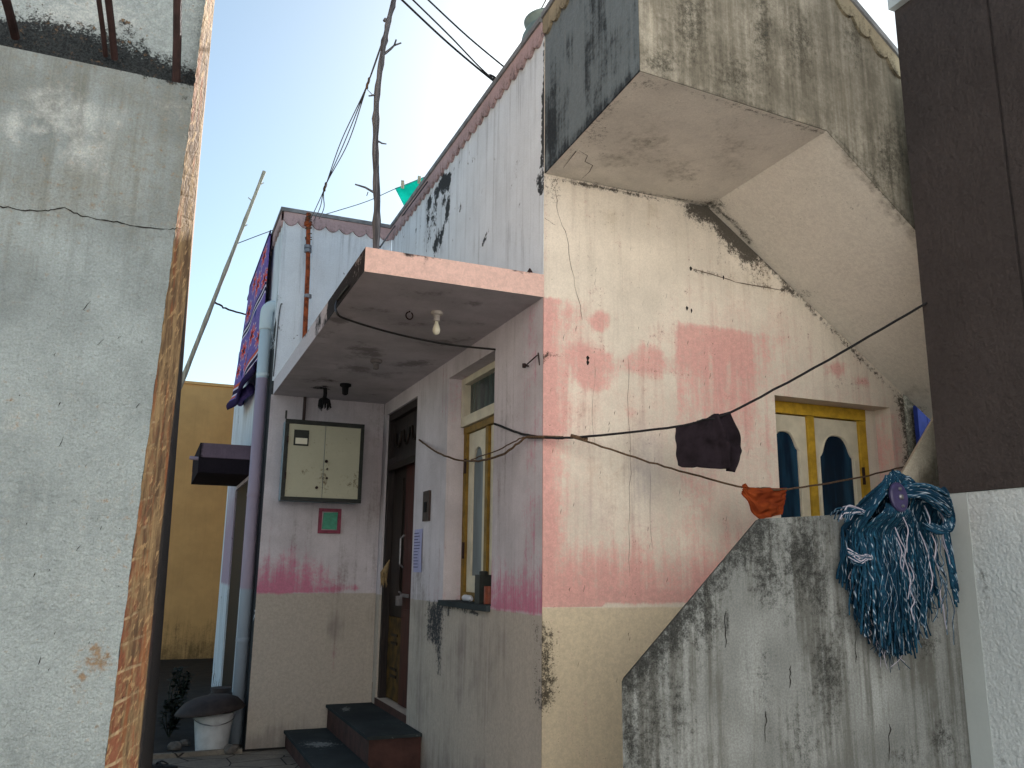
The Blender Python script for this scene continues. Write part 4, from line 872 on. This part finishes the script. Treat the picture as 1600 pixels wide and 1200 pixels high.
# ------------------------------------------------------------------ washing
def interp(P, n):
    P = np.array(P, float); L = np.r_[0, np.cumsum(np.linalg.norm(np.diff(P[:, :2], axis=0), axis=1))]; t = np.linspace(0, L[-1], n)
    return np.stack([np.interp(t, L, P[:, k]) for k in range(P.shape[1])], 1)
def cloth(mb, top, bot, nu, nv, nrm, folds, thick=.012, uvmask=True, bulge=.006, left=None, right=None, rel=None):
    """two fabric layers hung over a line: outline top and bottom edges (3-D polylines) with folds along the normal"""
    T = interp(top, nu); B = interp(bot, nu); nrm = np.array(nrm, float)
    for sgn in (1, -1):
        k = len(mb.v); pts = []; msk = []
        for i in range(nu):
            u = i/(nu-1)
            for j in range(nv):
                v = j/(nv-1); p = T[i]*(1-v)+B[i]*v
                if left is not None: p = p+np.array(left)*math.sin(math.pi*v)*max(0, 1-u*4)
                if right is not None: p = p+np.array(right)*math.sin(math.pi*v)*max(0, u*4-3)
                f = folds(u, v)
                p = p+nrm*(f+sgn*(thick*min(1, v*5)*(min(1, u*8, (1-u)*8)**.5)+.0015)+sgn*bulge*math.sin(math.pi*u)*v*.5)
                pts.append(p); msk.append((u, v, 0))
        mb._add(pts, msk)
        for i in range(nu-1):
            for j in range(nv-1):
                a, b, c, d = k+i*nv+j, k+(i+1)*nv+j, k+(i+1)*nv+j+1, k+i*nv+j+1; mb.face((a, b, c, d) if sgn > 0 else (d, c, b, a))
    N = nu*nv; k = len(mb.v)-2*N
    bd_ = [i*nv for i in range(nu)]+[(nu-1)*nv+j for j in range(1, nv)]+[i*nv+nv-1 for i in range(nu-2, -1, -1)]+[j for j in range(nv-2, 0, -1)]
    for a, b in zip(bd_, bd_[1:]+bd_[:1]): mb.face((k+a, k+b, k+N+b, k+N+a))
def dep(x):        # depth along the black clothesline
    return w1[1]+(w2[1]-w1[1])*(x-1056)/(1140-1056)
cs = lambda L: [at(x, y, 1, dep(x)) for x, y in L]
b = MB()
cloth(b, cs([(1055, 665), (1068, 663), (1085, 659), (1105, 653), (1113, 647), (1122, 648), (1139, 643)]), cs([(1060, 727), (1068, 730), (1082, 731), (1090, 729), (1110, 732), (1136, 733), (1149, 738)]), 60, 40, (.15, -1, 0),
      lambda u, v: .004*math.sin(u*14+v*5)*(.25+v)+.030*max(0, 1-abs(u-.74-.10*v)/.07)-.026*max(0, 1-abs(u-.86-.05*v)/.06)+.012*max(0, 1-abs(v-.45-.5*(u-.6))/.08)*(u > .55)+.004*math.sin((u*1.4+v)*15), thick=.007, bulge=0, left=(-.006, 0, 0), right=(.052, -.01, 0))
o = b.build('black_shorts', M['black_cloth'], smooth=True); tag(o, 'black shorts hung on the thick black clothesline', 'shorts')
b = MB(); dp = lambda x: r1[1]+(r2[1]-r1[1])*(x-1160)/72
oc = lambda L: [at(x, y, 1, dp(x)-.01) for x, y in L]
cloth(b, oc([(1159, 758), (1163, 755), (1168, 761), (1185, 763), (1203, 762), (1215, 763), (1230, 762)]), oc([(1160, 770), (1168, 782), (1176, 797), (1186, 811), (1205, 808), (1219, 804), (1223, 790)]), 50, 34, (.1, -1, 0),
      lambda u, v: .016*math.sin(v*13-4*(u-.5)**2*7)*math.sin(math.pi*u)*(v > .08)+.006*math.sin(u*24+v*4)+.004*math.sin(v*30+u*9), thick=.006, bulge=0)
o = b.build('underpants', M['orange_cloth'], smooth=True); tag(o, 'rust orange underpants hung above the stained stair wall', 'underpants')
b = MB(); tc = lambda L: [at(x, y, 1, 9.5) for x, y in L]
cloth(b, tc([(617, 294), (640, 286), (668, 274), (700, 262)]), tc([(632, 323), (650, 330), (672, 330), (700, 330)]), 30, 16, (0, -1, 0), lambda u, v: .03*math.sin(u*9)*v, thick=.01)
o = b.build('turquoise_cloth', M['turq'], smooth=True); tag(o, 'turquoise cloth pegged on the rooftop clothesline', 'cloth')
for x, y, lb in ((629, 288, 'pale clothes peg near the left corner of the turquoise cloth'), (655, 281, 'pale clothes peg further right on the turquoise cloth')):
    c = at(x, y, 1, 9.46); b = MB(); b.box(c+[-.018, -.01, -.05], c+[-.002, .01, .05]); b.box(c+[.002, -.01, -.05], c+[.018, .01, .05]); b.tube([c+[-.02, -.012, .01], c+[.02, -.012, .01]], .006, 6); tag(b.build('clothes_peg', M['peg']), lb, 'clothes peg', 'pegs on the rooftop clothesline')
# blanket over the side parapet of the house
b = MB(); nu, nv = 44, 70; pts = []; ms = []
for i in range(nu):
    u = i/(nu-1)
    for j in range(nv):
        v = j/(nv-1); y = 10.75-u*2.0
        z = ZR+.045-v*(1.60+.05*math.sin(u*5))
        x = XL-.045-.02*v-.07*max(0, v-.12)**1.2*(1-u)**.7-.035*v*(.5+.5*math.sin(u*11+1))-.05*math.exp(-((v-.97)/.04)**2)
        pts.append((x, y-.15*v*u, z)); ms.append((u, v, 0))
k = b._add(pts, ms)
for i in range(nu-1):
    for j in range(nv-1): b.face((k+i*nv+j, k+(i+1)*nv+j, k+(i+1)*nv+j+1, k+i*nv+j+1))
o = b.build('printed_blanket', M['blanket'], smooth=True); so_ = o.modifiers.new('solid', 'SOLIDIFY'); so_.thickness = .012
tag(o, 'purple blanket printed with red flowers and bands, slung over the roof edge', 'blanket')
b = MB(); b.tube(smooth([(XL-.04, 10.9, 3.55), (XL-.10, 10.4, 3.48), (XL-.12, 9.9, 3.42), (XL-.05, 9.6, 3.46)], 8), [.05]*25, 10, flat=1.3)
q = np.array([(0, 0)]); o2 = b.build('folded_hem', M['blanket'], o, smooth=True)

# ------------------------------------------------------------------ the mop
mop = thing('mop', 'blue and white string mop head drying over the stained stair wall', 'mop', (3.3, 3.15, 1.8))
pc = at(1401, 777, 1, 3.0)
pw_ = MB()
pw_.lathe([(.001, 0), (.060, .0), (.066, .006), (.066, .016), (.058, .022), (.001, .022)], (0, 0, 0), 28)
pw_.v = [tuple(pc+np.array([x*.80, -z*1.0+y*.10, y*1.05])) for x, y, z in pw_.v]
pw_.build('plate', M['plate'], mop, smooth=False)
for dz, r in ((.038, .009), (.0, .014), (-.042, .008)):
    q = MB(); q.lathe([(r, 0), (r, .004), (r*.6, .009), (.0005, .010)], (0, 0, 0), 14); q.v = [tuple(pc+np.array([x+.004, -z-.0225+dz*.1, y+dz])) for x, y, z in q.v]; q.build('rivet', M['steel'], mop)
def strand(mb, pts, r, tint, white, n=6):
    P = smooth(pts, 5); L = np.r_[0, np.cumsum([np.linalg.norm(P[i+1]-P[i]) for i in range(len(P)-1)])]
    k0 = len(mb.v); fq = rng.uniform(8, 24); ph = rng.random(); mb.tube(P, [r*(1+.10*math.sin(l*220)) for l in L], n)
    for i, l in enumerate(L):
        for j in range(n): mb.m1[k0+i*n+j] = (tint, l*fq+j/n+ph, white)
yb = MB(); ypale = MB()
wallY = YO-.006
bk_y = pc[1]+.035                       # strands are clamped behind the plate
def outline(t): return float(np.interp(t, [-.20, -.15, -.08, 0, .08, .16, .22, .28, .36], [.40, .50, .62, .70, .72, .60, .52, .50, .50]))
def crest(t): return float(np.interp(t, [-.20, -.15, -.07, 0, .08, .18, .28, .36], [-.11, -.02, .075, .105, .09, .045, -.02, -.10]))
for i in range(900):
    t = float(np.clip(rng.normal(.06, .13), -.165, .33)) if i % 2 else float(rng.uniform(-.155, .32))
    lay = rng.random(); L = outline(t)*rng.uniform(.72, 1.03)
    front = wallY-.012-(.11-.10*max(0, abs(t-.05)-.1))*lay
    pts = []
    if -.13 < t < .10 and lay > .22:     # start under the lower rim of the plate
        pts += [pc+[t*.35, .02, -.03+.25*min(0, t+.04)*0], pc+[t*.75, -.004, -.075]]
        z = pc[2]-.15
    else:
        e = min(1, abs(t)/.12); cz = crest(t)*(.55+.5*rng.random())
        pts += [pc+[.02*np.sign(t)+.03*(t > .03), bk_y-pc[1]-.01, .05*rng.random()], pc+[t*.45, .02-.02*lay, cz*.7+.035+.02*rng.random()], pc+[t*.85, .02-.03*lay, cz+.005*rng.normal()]]
        z = pc[2]+cz-.09-.05*rng.random()
    x = pc[0]+t; y = front; m = 6; end = pc[2]-L
    pts.append(np.array([x, min(y, wallY-.01), z]))
    cur = rng.normal()*.006
    for k in range(1, m+1):
        x += rng.normal()*.007-.018*t*.5+cur; y += rng.normal()*.005; y = min(y, wallY-.008)
        pts.append(np.array([x, y, z+(end-z)*k/m]))
    strand(yb, pts, rng.uniform(.0036, .0062), rng.random()*(.55+.45*lay), rng.choice([-.9, -.9, -.7, -.1, .05, .2]))
# the loose bundle folded across to the right
for i in range(44):
    f = rng.uniform(-1, 1); g_ = rng.uniform(-1, 1)
    pts = [pc+[.045, .0, .03+.03*f], pc+[.11, -.05-.02*g_, .035+.035*f], pc+[.18, -.075-.025*g_, -.0+.05*f], pc+[.25, -.06-.02*g_, -.03+.055*f], pc+[.30, -.03, -.0+.04*f], pc+[.335+.015*g_, .03, .035+.03*f], pc+[.355+.02*g_, .06, -.04], pc+[.37+.02*g_, .06, -.18-.1*rng.random()], pc+[.38+.02*g_, .05, -.32-.2*rng.random()]]
    if i % 3 == 0: pts = pts[:4]+[pc+[.27+.03*g_, -.05, -.10], pc+[.22+.03*g_, -.06, -.15+.02*f], pc+[.12+.03*g_, -.055, -.13+.02*f]]
    strand(yb, pts, rng.uniform(.0048, .0068), rng.random(), rng.choice([-.7, -.4, .05, .2]))
for i in range(30):
    x, z, y = pc[0]+rng.uniform(-.13, .28), pc[2]-rng.uniform(.07, .45), pc[1]-.015
    pts = [np.array([x-.005, y+.02, z+.06]), np.array([x, y, z])]
    for k in range(8): x += rng.normal()*.014; z -= .06*rng.uniform(.6, 1.1); y += rng.normal()*.006; pts.append(np.array([x, min(y, wallY-.07), z]))
    strand(ypale if rng.random() < .55 else yb, pts[:int(rng.integers(4, 9))], .0026, rng.random(), .2)
for i in range(46):                     # frayed fringe lying on the wall top and sticking out to the left
    if i < 26: a = pc+[-.13, .05, -.09+.02*rng.random()]; b2 = a+[-.09-.10*rng.random(), -.02+.04*rng.random(), .012+rng.normal()*.010]; c2 = b2+[-.03, 0, -.02-.03*rng.random()]
    else: a = pc+[-.13, .05, -.29+.02*rng.random()]; b2 = a+[-.08, -.01, -.005+rng.normal()*.010]; c2 = b2+[-.05-.03*rng.random(), 0, .012+.02*rng.random()]
    strand(yb if i % 3 else ypale, [a, (a+b2)/2+[0, 0, .006], b2, c2], .0030, rng.random(), .0, 5)
for i in range(300):                    # thin frayed ends
    t = rng.uniform(-.17, .35); x = pc[0]+t*.93+rng.normal()*.01; z = pc[2]-outline(t)*rng.uniform(.66, 1.0); y = wallY-.01-.06*rng.random()
    pts = [np.array([x, y, z+.06]), np.array([x+rng.normal()*.008, y, z+.02]), np.array([x+rng.normal()*.018, y, z-.03]), np.array([x+rng.normal()*.026, y, z-.07*rng.random()-.04])]
    strand(yb if rng.random() < .75 else ypale, pts, .0018, rng.random()*.6, -.6, 4)
o = yb.build('yarn', M['yarn'], mop, smooth=True, fix=False); o['kind'] = 'stuff'
o = ypale.build('loose_yarn', M['yarn_pale'], mop, smooth=True, fix=False); o['kind'] = 'stuff'; o['label'] = 'pale pink loose yarn ends'

# ------------------------------------------------------------------ drain pipe
dpz = thing('drain_pipe', 'two tone white and purple drain pipe down the house corner', 'pipe', at(372, 1150, 1, 8.3))
q = MB(); P = [np.array([.83, 8.33, 3.90])]
q.tube([np.array([.862, 8.32, .02]), np.array([.862, 8.32, 1.3]), np.array([.855, 8.32, 3.84])], .055, 20); q.build('pipe', M['pipe'], dpz, smooth=True)
q = MB(); q.tube(smooth([(.855, 8.32, 3.80), (.855, 8.32, 3.95), (.866, 8.32, 4.01), (.90, 8.32, 4.04), (.94, 8.32, 4.045)], 6), .063, 20); q.build('elbow', M['pipe'], dpz, smooth=True)
for z in (.9, 2.2, 3.35): q = MB(); q.lathe([(.057, -.015), (.061, -.015), (.061, .015), (.057, .015)], (.860, 8.32, z), 20); q.build('clip', M['pipe'], dpz)
cable('thin dark cable running down the white wall corner beside the drain pipe', [(.97, 8.102, 4.02), (.955, 8.10, 4.0), (.945, 8.10, 3.85), (.94, 8.10, 3.5), (.935, 8.10, 3.3)], .006, 'thin')

# ------------------------------------------------------------------ porch fittings
mbx = thing('meter_box', 'cream two door electric meter box in a dark frame under the porch', 'meter box', (1.45, 8.0, 2.15))
bx0, bx1, bz0, bz1, byf = 1.06, 1.765, 2.135, 2.865, 7.885
q = MB(); q.box((bx0-.0, byf+.012, bz0), (bx1, YB-.002, bz1)); q.build('body', M['box_side'], mbx)
q = MB()
for a, b_ in (((bx0-.012, byf-.012, bz1-.035), (bx1+.012, byf+.01, bz1+.004)), ((bx0-.012, byf-.012, bz0-.006), (bx1+.012, byf+.01, bz0+.028)), ((bx0-.012, byf-.012, bz0+.03), (bx0+.022, byf+.01, bz1-.037)), ((bx1-.02, byf-.012, bz0+.03), (bx1+.012, byf+.01, bz1-.037))): q.box(a, b_)
q.box((bx0-.02, byf-.014, bz1+.006), (bx0-.004, byf+.008, bz1+.08)); q.build('frame', M['box_frame'], mbx)
mid = 1.415
def bxm(px, py, X):
    return (st(px*0, mx(blob(px, py, 505, 752, 8, 14, .55), blob(px, py, 555, 752, 14, 18, .42), blob(px, py, 476, 735, 6, 5, .5), blob(px, py, 503, 733, 3, 3, .8), seg(px, py, [(512, 668), (507, 778)], 1.5)*.3), px*0),)
for a, b_ in ((bx0+.024, mid-.003), (mid+.003, bx1-.022)):
    q = MB(); q.panel(lines(a, b_, .015), lines(bz0+.03, bz1-.037, .015), lambda u, v: (u, byf-.004-(.002 if a > 1.3 else 0), v), bxm, None, (0, .012, 0)); q.build('door', M['box_cream'], mbx)
q = MB(); q.box((1.13, byf-.010, 2.63), (1.265, byf-.005, 2.775)); vw = q.build('viewing_window', M['box_frame'], mbx)
q = MB(); q.box((1.145, byf-.013, 2.645), (1.252, byf-.0105, 2.70)); q.build('pane', M['bulb'], vw)
for x, z, r in ((1.437, 2.50, .014), (1.448, 2.43, .009), (1.450, 2.345, .010), (1.362, 2.255, .013)):
    q = MB(); q.tube([(x, byf-.02, z), (x, byf-.006, z)], r, 12); q.build('lock', M['dark_iron'], mbx)
for z in (2.35, 2.68): q = MB(); q.tube([(bx0+.016, byf-.02, z-.03), (bx0+.016, byf-.02, z+.03)], .007, 8); q.build('hinge', M['dark_iron'], mbx)
cable('dark conduit dropping from the porch ceiling to the meter box', [(1.24, 8.09, ZC), (1.24, 8.09, 3.0), (1.235, 8.06, 2.87)], .014, 'brown_plastic', 'conduit', 'conduit')
wb = thing('wall_plaque', 'small teal board in a maroon rim below the meter box', 'plaque', (1.54, 8.1, 1.97))
q = MB(); X0, X1, Z0, Z1 = 1.436, 1.645, 1.855, 2.085
q.box((X0, YB-.022, Z0), (X0+.03, YB-.001, Z1)); q.box((X1-.03, YB-.022, Z0), (X1, YB-.001, Z1)); q.box((X0+.03, YB-.022, Z0), (X1-.03, YB-.001, Z0+.03)); q.box((X0+.03, YB-.022, Z1-.03), (X1-.03, YB-.001, Z1)); q.build('rim', M['maroon'], wb)
q = MB(); q.prism([(X0+.036, Z0+.04), (X1-.036, Z0+.035), (X1-.030, Z1-.034), (X0+.046, Z1-.040)], 1, YB-.010, YB-.003); q.build('board', M['teal'], wb)
lb_ = thing('light_bulb', 'milky light bulb in a white holder under the porch ceiling', 'light bulb', (1.536, 4.93, ZC-.2))
c = np.array([1.536, 4.93, ZC]); q = MB(); q.lathe([(0.0374, -0.0008), (0.0390, -0.0152), (0.0343, -0.0213), (0.0187, -0.0243), (0.0172, -0.0456), (0.0203, -0.0486), (0.0203, -0.0623), (0.0140, -0.0638)], c, 24); q.build('holder', M['holder'], lb_, smooth=False)
q = MB(); q.lathe([(0.0109, -0.0638), (0.0117, -0.0760), (0.0187, -0.0950), (0.0242, -0.1140), (0.0234, -0.1307), (0.0164, -0.1444), (0.0062, -0.1505), (0.0006, -0.1512)], c, 26); q.build('bulb', M['bulb'], lb_, smooth=True)
q = MB(); c = at(588, 562, 2, ZC); q.lathe([(.045, -.001), (.047, -.018), (.040, -.026), (.024, -.03), (.021, -.075), (.010, -.078)], c, 22); tag(q.build('bulb_holder', M['holder_dim']), 'dusty empty bulb holder on the middle of the porch ceiling', 'bulb holder', 'bulb holders on the porch ceiling')
q = MB(); c = at(540, 600, 2, ZC); q.lathe([(.05, -.001), (.05, -.02), (.03, -.03), (.026, -.09), (.012, -.1)], c, 20); tag(q.build('bulb_holder', M['char']), 'sooty bulb holder near the back corner of the porch ceiling', 'bulb holder', 'bulb holders on the porch ceiling')
q = MB(); c = at(640, 486, 2, ZC); q.tube([c+[.022*math.sin(t), .0, -.03+.024*math.cos(t)] for t in np.linspace(.5, 5.9, 18)], .0045, 7); q.tube([c, c+[0, 0, -.008]], .006, 7); tag(q.build('ceiling_hook', M['dark_iron']), 'small iron ring hook in the porch ceiling left of the bulb', 'hook')
q = MB(); c = at(508, 606, 2, ZC)
q.tube(smooth([c, c+[.005, 0, -.06], c+[-.004, 0, -.11]], 4), .018, 8)
for i in range(34):
    t = rng.uniform(0, 6.28); d = np.array([math.cos(t), math.sin(t), 0]); q.tube([c+[0, 0, -.09], c+d*.045+[0, 0, -.10-.04*rng.random()], c+d*.055*rng.uniform(.6, 1.2)+[0, 0, -.15-.06*rng.random()]], [.010, .008, .003], 5)
tag(q.build('dried_charm', M['char']), 'black dried plant bundle hanging from the porch ceiling above the meter box', 'hanging charm')
pn_ = thing('paper_notice', 'lilac printed paper sheet pasted on the wall beside the door', 'notice', (XW, 6.55, 1.9))
y0 = at(661, 826, 0, XW)[1]; y1 = at(646, 894, 0, XW)[1]; A = at(661, 826, 0, XW-.003); B = at(646, 894, 0, XW-.003)
q = MB(); ya, yb_ = min(A[1], B[1]), max(A[1], B[1]); za, zb_ = B[2], A[2]
q.panel(np.linspace(yb_, ya, 6), np.linspace(za, zb_, 10), lambda u, v: (XW-.004-.006*abs(math.sin((v-za)*9)), u, v)); q.build('sheet', M['paper'], pn_)
for k in range(12):
    z = zb_-.03-k*(zb_-za-.05)/12; q = MB(); w_ = rng.uniform(.5, .92); q.box((XW-.0125, yb_-.02, z), (XW-.0115, yb_-.02-(yb_-ya-.04)*w_, z-.006))
    if k == 0: allq = q
    else: allq.v += [tuple(p) for p in q.v]; allq.f += [tuple(i+8*k for i in f) for f in q.f]; allq.mi += q.mi; allq.m1 += q.m1; allq.m2 += q.m2
allq.build('print', M['ink'], pn_)
A = at(674, 766, 0, XW); B = at(663, 815, 0, XW)
sp = thing('switch_plate', 'narrow dark brown switch plate on the wall beside the door', 'switch', (XW, A[1], B[2]))
q = MB(); q.box((XW-.018, A[1]-.0, B[2]), (XW-.001, B[1]+.0, A[2])); q.build('plate', M['brown_plastic'], sp)
q = MB(); mz = (A[2]+B[2])/2; my = (A[1]+B[1])/2; q.box((XW-.026, my-.03, mz-.05), (XW-.0185, my+.03, mz+.03)); q.build('rocker', M['char'], sp)
c = at(608, 880, 0, XW-.02); q = MB()
for i in range(16):
    t = rng.uniform(-.9, .9); u_ = rng.uniform(.6, 1); e = c+[-.05*rng.random()-.01, .08*t, -.06-.16*u_]; m_ = (c+e)/2+[-.03, .03*t, .0]
    k = q._add([c+[0, .01*t, .03], m_+[0, .028, 0], e, m_-[0, .028, .01]]); q.face((k, k+1, k+2, k+3))
o = q.build('dried_leaf_bunch', M['leaf_dry'], fix=False); o.modifiers.new('solid', 'SOLIDIFY').thickness = .003; tag(o, 'tan dried leaf bunch stuck behind the door handle', 'leaves')
q = MB(); c = at(826, 572, 0, XW); q.tube([c, c+[-.03, 0, 0]], .006, 8); q.tube([c+[-.03, 0, -.012], c+[-.03, 0, .012]], .012, 10); q.tube(smooth([c+[-.02, 0, 0], c+[-.03, -.08, .004], c+[-.015, -.16, .03]], 5), .004, 6); q.tube([c+[0, -.16, -.03], c+[-.01, -.16, .045]], .004, 6); tag(q.build('wall_hook', M['dark_iron']), 'bent nail and wire hook on the wall near the porch corner', 'hook')
q = MB(); c = at(843, 424, 0, XW-.012); c[2] = 3.27; q.lathe([(.012, 0), (.012, .03), (.02, .032), (.018, .05), (.004, .075)], c+[-.02, .1, 0], 10); tag(q.build('iron_peg', M['dark_iron']), 'small dark iron peg on the right end of the porch roof', 'peg')
c = at(728, 940, 2, SZ0+.004); q = MB(); q.tube(smooth([c+[.02, .10, .022], c+[.02, .02, .024], c+[.015, -.07, .020]], 4), [.014, .022, .022, .022, .02, .022, .022, .018, .012], 12); tag(q.build('plastic_tube', M['white_plastic']), 'crumpled white plastic tube on the slate window sill', 'tube')
q = MB(); c = np.array([XW+.07, 5.36, SZ0+.004]); q.lathe([(.034, 0), (.036, .004), (.036, .11), (.037, .113), (.033, .114), (.032, .02)], c, 20); tag(q.build('tin_can', M['can']), 'rust red tin can on the sill by the window jamb', 'can')
q = MB(); q.box((XW+.03, 5.44, SZ0+.004), (XW+.12, 5.53, SZ0+.19)); q.lathe([(.03, .19), (.03, .21), (.02, .215)], (XW+.075, 5.485, SZ0), 14); tag(q.build('dark_jar', M['box_frame']), 'dark square jar on the sill beside the tin can', 'jar')

# ------------------------------------------------------------------ passage clutter
bk_ = thing('bucket', 'white plastic bucket standing in the dark passage mouth', 'bucket', (.665, 8.28, 0))
c = np.array([.655, 8.18, .0]); q = MB(); q.lathe([(.125, 0), (.13, .004), (.165, .30), (.172, .302), (.172, .315), (.160, .316), (.125, .02)], c, 32); q.build('pail', M['bucket'], bk_, smooth=False)
q = MB(); q.tube([c+[.174*math.cos(t), .174*math.sin(t)-.0, .29-.10*math.sin(t)*-1*0-.06*abs(math.sin(t))] for t in np.linspace(math.pi*1.02, math.pi*1.98, 18)], .004, 6); q.build('handle', M['steel'], bk_)
q = MB(); q.lathe([(.285, 0), (.29, .006), (.27, .035), (.22, .085), (.15, .115), (.06, .13), (.001, .132)], (0, 0, 0), 36)
q.v = [tuple(np.array([.62, 8.16, .325])+np.array([x, y*.9, z+x*.10])) for x, y, z in q.v]; tag(q.build('basin', M['basin'], smooth=True), 'dark basin laid upside down as a lid on the bucket', 'basin')
def plant(loc, n, h, sp, label):
    t = thing('plant', label, 'plant', loc, 'plants in the dark passage'); loc = np.array(loc)
    s_ = MB(); l_ = MB()
    for i in range(n):
        e = loc+[rng.normal()*sp, rng.normal()*sp*.6, h*rng.uniform(.6, 1)]; P = smooth([loc, (loc+e)/2+[rng.normal()*.03, 0, .03], e], 4); s_.tube(P, .005, 5)
        for p in P[2:]:
            for r in range(4):
                d = rng.normal(size=3); d[2] = abs(d[2])*.4; d /= np.linalg.norm(d); s = rng.uniform(.04, .08); w = np.cross(d, [0, 0, 1]); w = w/(np.linalg.norm(w)+1e-6)*s*.35
                k = l_._add([p, p+d*s*.5+w, p+d*s+[0, 0, -.01], p+d*s*.5-w]); l_.face((k, k+1, k+2, k+3))
    s_.build('stem', M['plant'], t); l_.build('foliage', M['plant'], t, fix=False)
plant((.40, 9.9, 0), 10, .5, .06, 'taller dark green plant behind the bucket')
plant((.33, 8.9, 0), 10, .34, .07, 'low dark green plant in the passage left of the bucket')
def stones():
    for i, (x, y, s) in enumerate(((.80, 8.0, .06), (.84, 8.12, .045), (.45, 8.45, .05), (.36, 8.3, .06))):
        bm = bmesh.new(); bmesh.ops.create_icosphere(bm, subdivisions=2, radius=s)
        for v in bm.verts: v.co *= 1+.25*math.sin(v.co.x*60+i)*math.cos(v.co.y*70+v.co.z*40); v.co.z *= .7
        me = bpy.data.meshes.new('stone'); bm.to_mesh(me); bm.free(); me.materials.append(M['stone']); o = bpy.data.objects.new('stone', me); COL.objects.link(o); o.location = (x, y, s*.5)
        tag(o, ['larger grey stone right of the white bucket at the pipe foot', 'smaller grey stone tucked against the drain pipe foot', 'small grey stone just left of the bucket', 'grey stone further left of the bucket by the plant'][i], 'stone', 'stones round the bucket')
stones()
def slipper(x, y, rot, pale, label):
    t = thing('slipper', label, 'slipper', (x, y, 0), 'slippers in the passage mouth'); R = Matrix.Rotation(rot, 3, 'Z')
    def tf(mb): mb.v = [tuple(np.array(R @ Vector(p))+[x, y, 0]) for p in mb.v]; return mb
    out = [(.035*math.cos(a)*(1.15 if math.sin(a) > 0 else .9), .125*math.sin(a)) for a in np.linspace(0, 2*math.pi, 22)[:-1]]
    tf(MB().prism(out, 2, .002, .022)).build('sole', M['pale_rubber'] if pale else M['rubber'], t)
    s_ = MB()
    for sx in (-1, 1): s_.tube(smooth([(0, .075, .022), (sx*.018, .04, .045), (sx*.036, -.01, .022)], 5), .007, 6)
    tf(s_).build('strap', M['rubber'], t)
slipper(.27, 7.62, .9, False, 'dark slipper turned sideways beside the brick flank')
slipper(.20, 7.45, 1.6, True, 'pale soled slipper nearest the brick flank')
sk = MB(); sk.lathe([(.15, 0), (.17, .02), (.19, .22), (.15, .40), (.09, .46), (.10, .50), (.08, .50)], (.76, 8.9, -.08), 24); tag(sk.build('clay_pot', M['basin'], smooth=True), 'dark round pot standing behind the bucket by the wall', 'pot')
pf = MB(); pf.panel(lines(-1.5, 1.34, .2), lines(8.031, 15.95, .3), lambda u, v: (u, v, .004)); M['shade_floor'] = plain('shade_dark_floor', '#2e2a26', .9, 0, .4, 6, .5)  # dark sheet laid over the ground, passage shade put into its colour
tag(pf.build('passage_shade_sheet', M['shade_floor']), 'floor sheet coloured dark for the shade of the narrow passage', 'path', kind='structure')
# raised cement apron along the passage
ap = MB(); ap.box((.14, 7.98, 0.0), (.89, 8.03, .035)); tag(ap.build('passage_kerb', M['ground']), 'low cement lip across the passage mouth', 'kerb', kind='structure')
# pot on the roof behind the parapet
c = at(842, 48, 1, 5.3); q = MB(); q.lathe([(.10, -.30), (.20, -.22), (.225, -.10), (.20, .02), (.17, .08), (.155, .10), (.185, .135), (.19, .15), (.165, .15), (.14, .09)], (c[0]+.08, c[1], c[2]-.06), 30); tag(q.build('roof_pot', M['pot'], smooth=True), 'grey green pot rim showing above the parapet by the stair landing', 'pot')
ps = MB(); ps.box((c[0]-.12, c[1]-.2, 3.905), (c[0]+.3, c[1]+.2, c[2]-.362)); tag(ps.build('pot_plinth', M['coping']), 'plain cement plinth under the roof pot', 'plinth')

# ------------------------------------------------------------------ daylight
W = bpy.data.worlds.new('World'); S.world = W; W.use_nodes = True; nt = W.node_tree
sky = nt.nodes.new('ShaderNodeTexSky'); sky.sky_type = 'NISHITA'; sky.sun_disc = False
EL, AZ = math.radians(34), math.radians(35)      # sun stands behind the house, to the right
sky.sun_elevation = EL; sky.sun_rotation = AZ; sky.air_density = 1.0; sky.dust_density = .7; sky.ozone_density = 1.6; sky.altitude = 300
bg = nt.nodes['Background']; tn = nt.nodes.new('ShaderNodeMix'); tn.data_type = 'RGBA'; tn.blend_type = 'MULTIPLY'; tn.inputs[0].default_value = 1; tn.inputs[7].default_value = (1.04, 1.07, .93, 1); nt.links.new(sky.outputs[0], tn.inputs[6]); nt.links.new(tn.outputs[2], bg.inputs['Color']); bg.inputs['Strength'].default_value = .052
sd = bpy.data.lights.new('sun', 'SUN'); sd.energy = 5.0; sd.angle = math.radians(.5); sd.color = (1.0, .965, .92)
so__ = bpy.data.objects.new('sun', sd); COL.objects.link(so__)
sv = Vector((math.sin(AZ)*math.cos(EL), math.cos(AZ)*math.cos(EL), math.sin(EL))); so__.rotation_euler = sv.to_track_quat('Z', 'Y').to_euler()
S.view_settings.view_transform = 'Standard'; S.view_settings.look = 'None'; S.view_settings.exposure = 1.85; S.view_settings.gamma = 1
S.cycles.max_bounces = 8; S.cycles.diffuse_bounces = 5
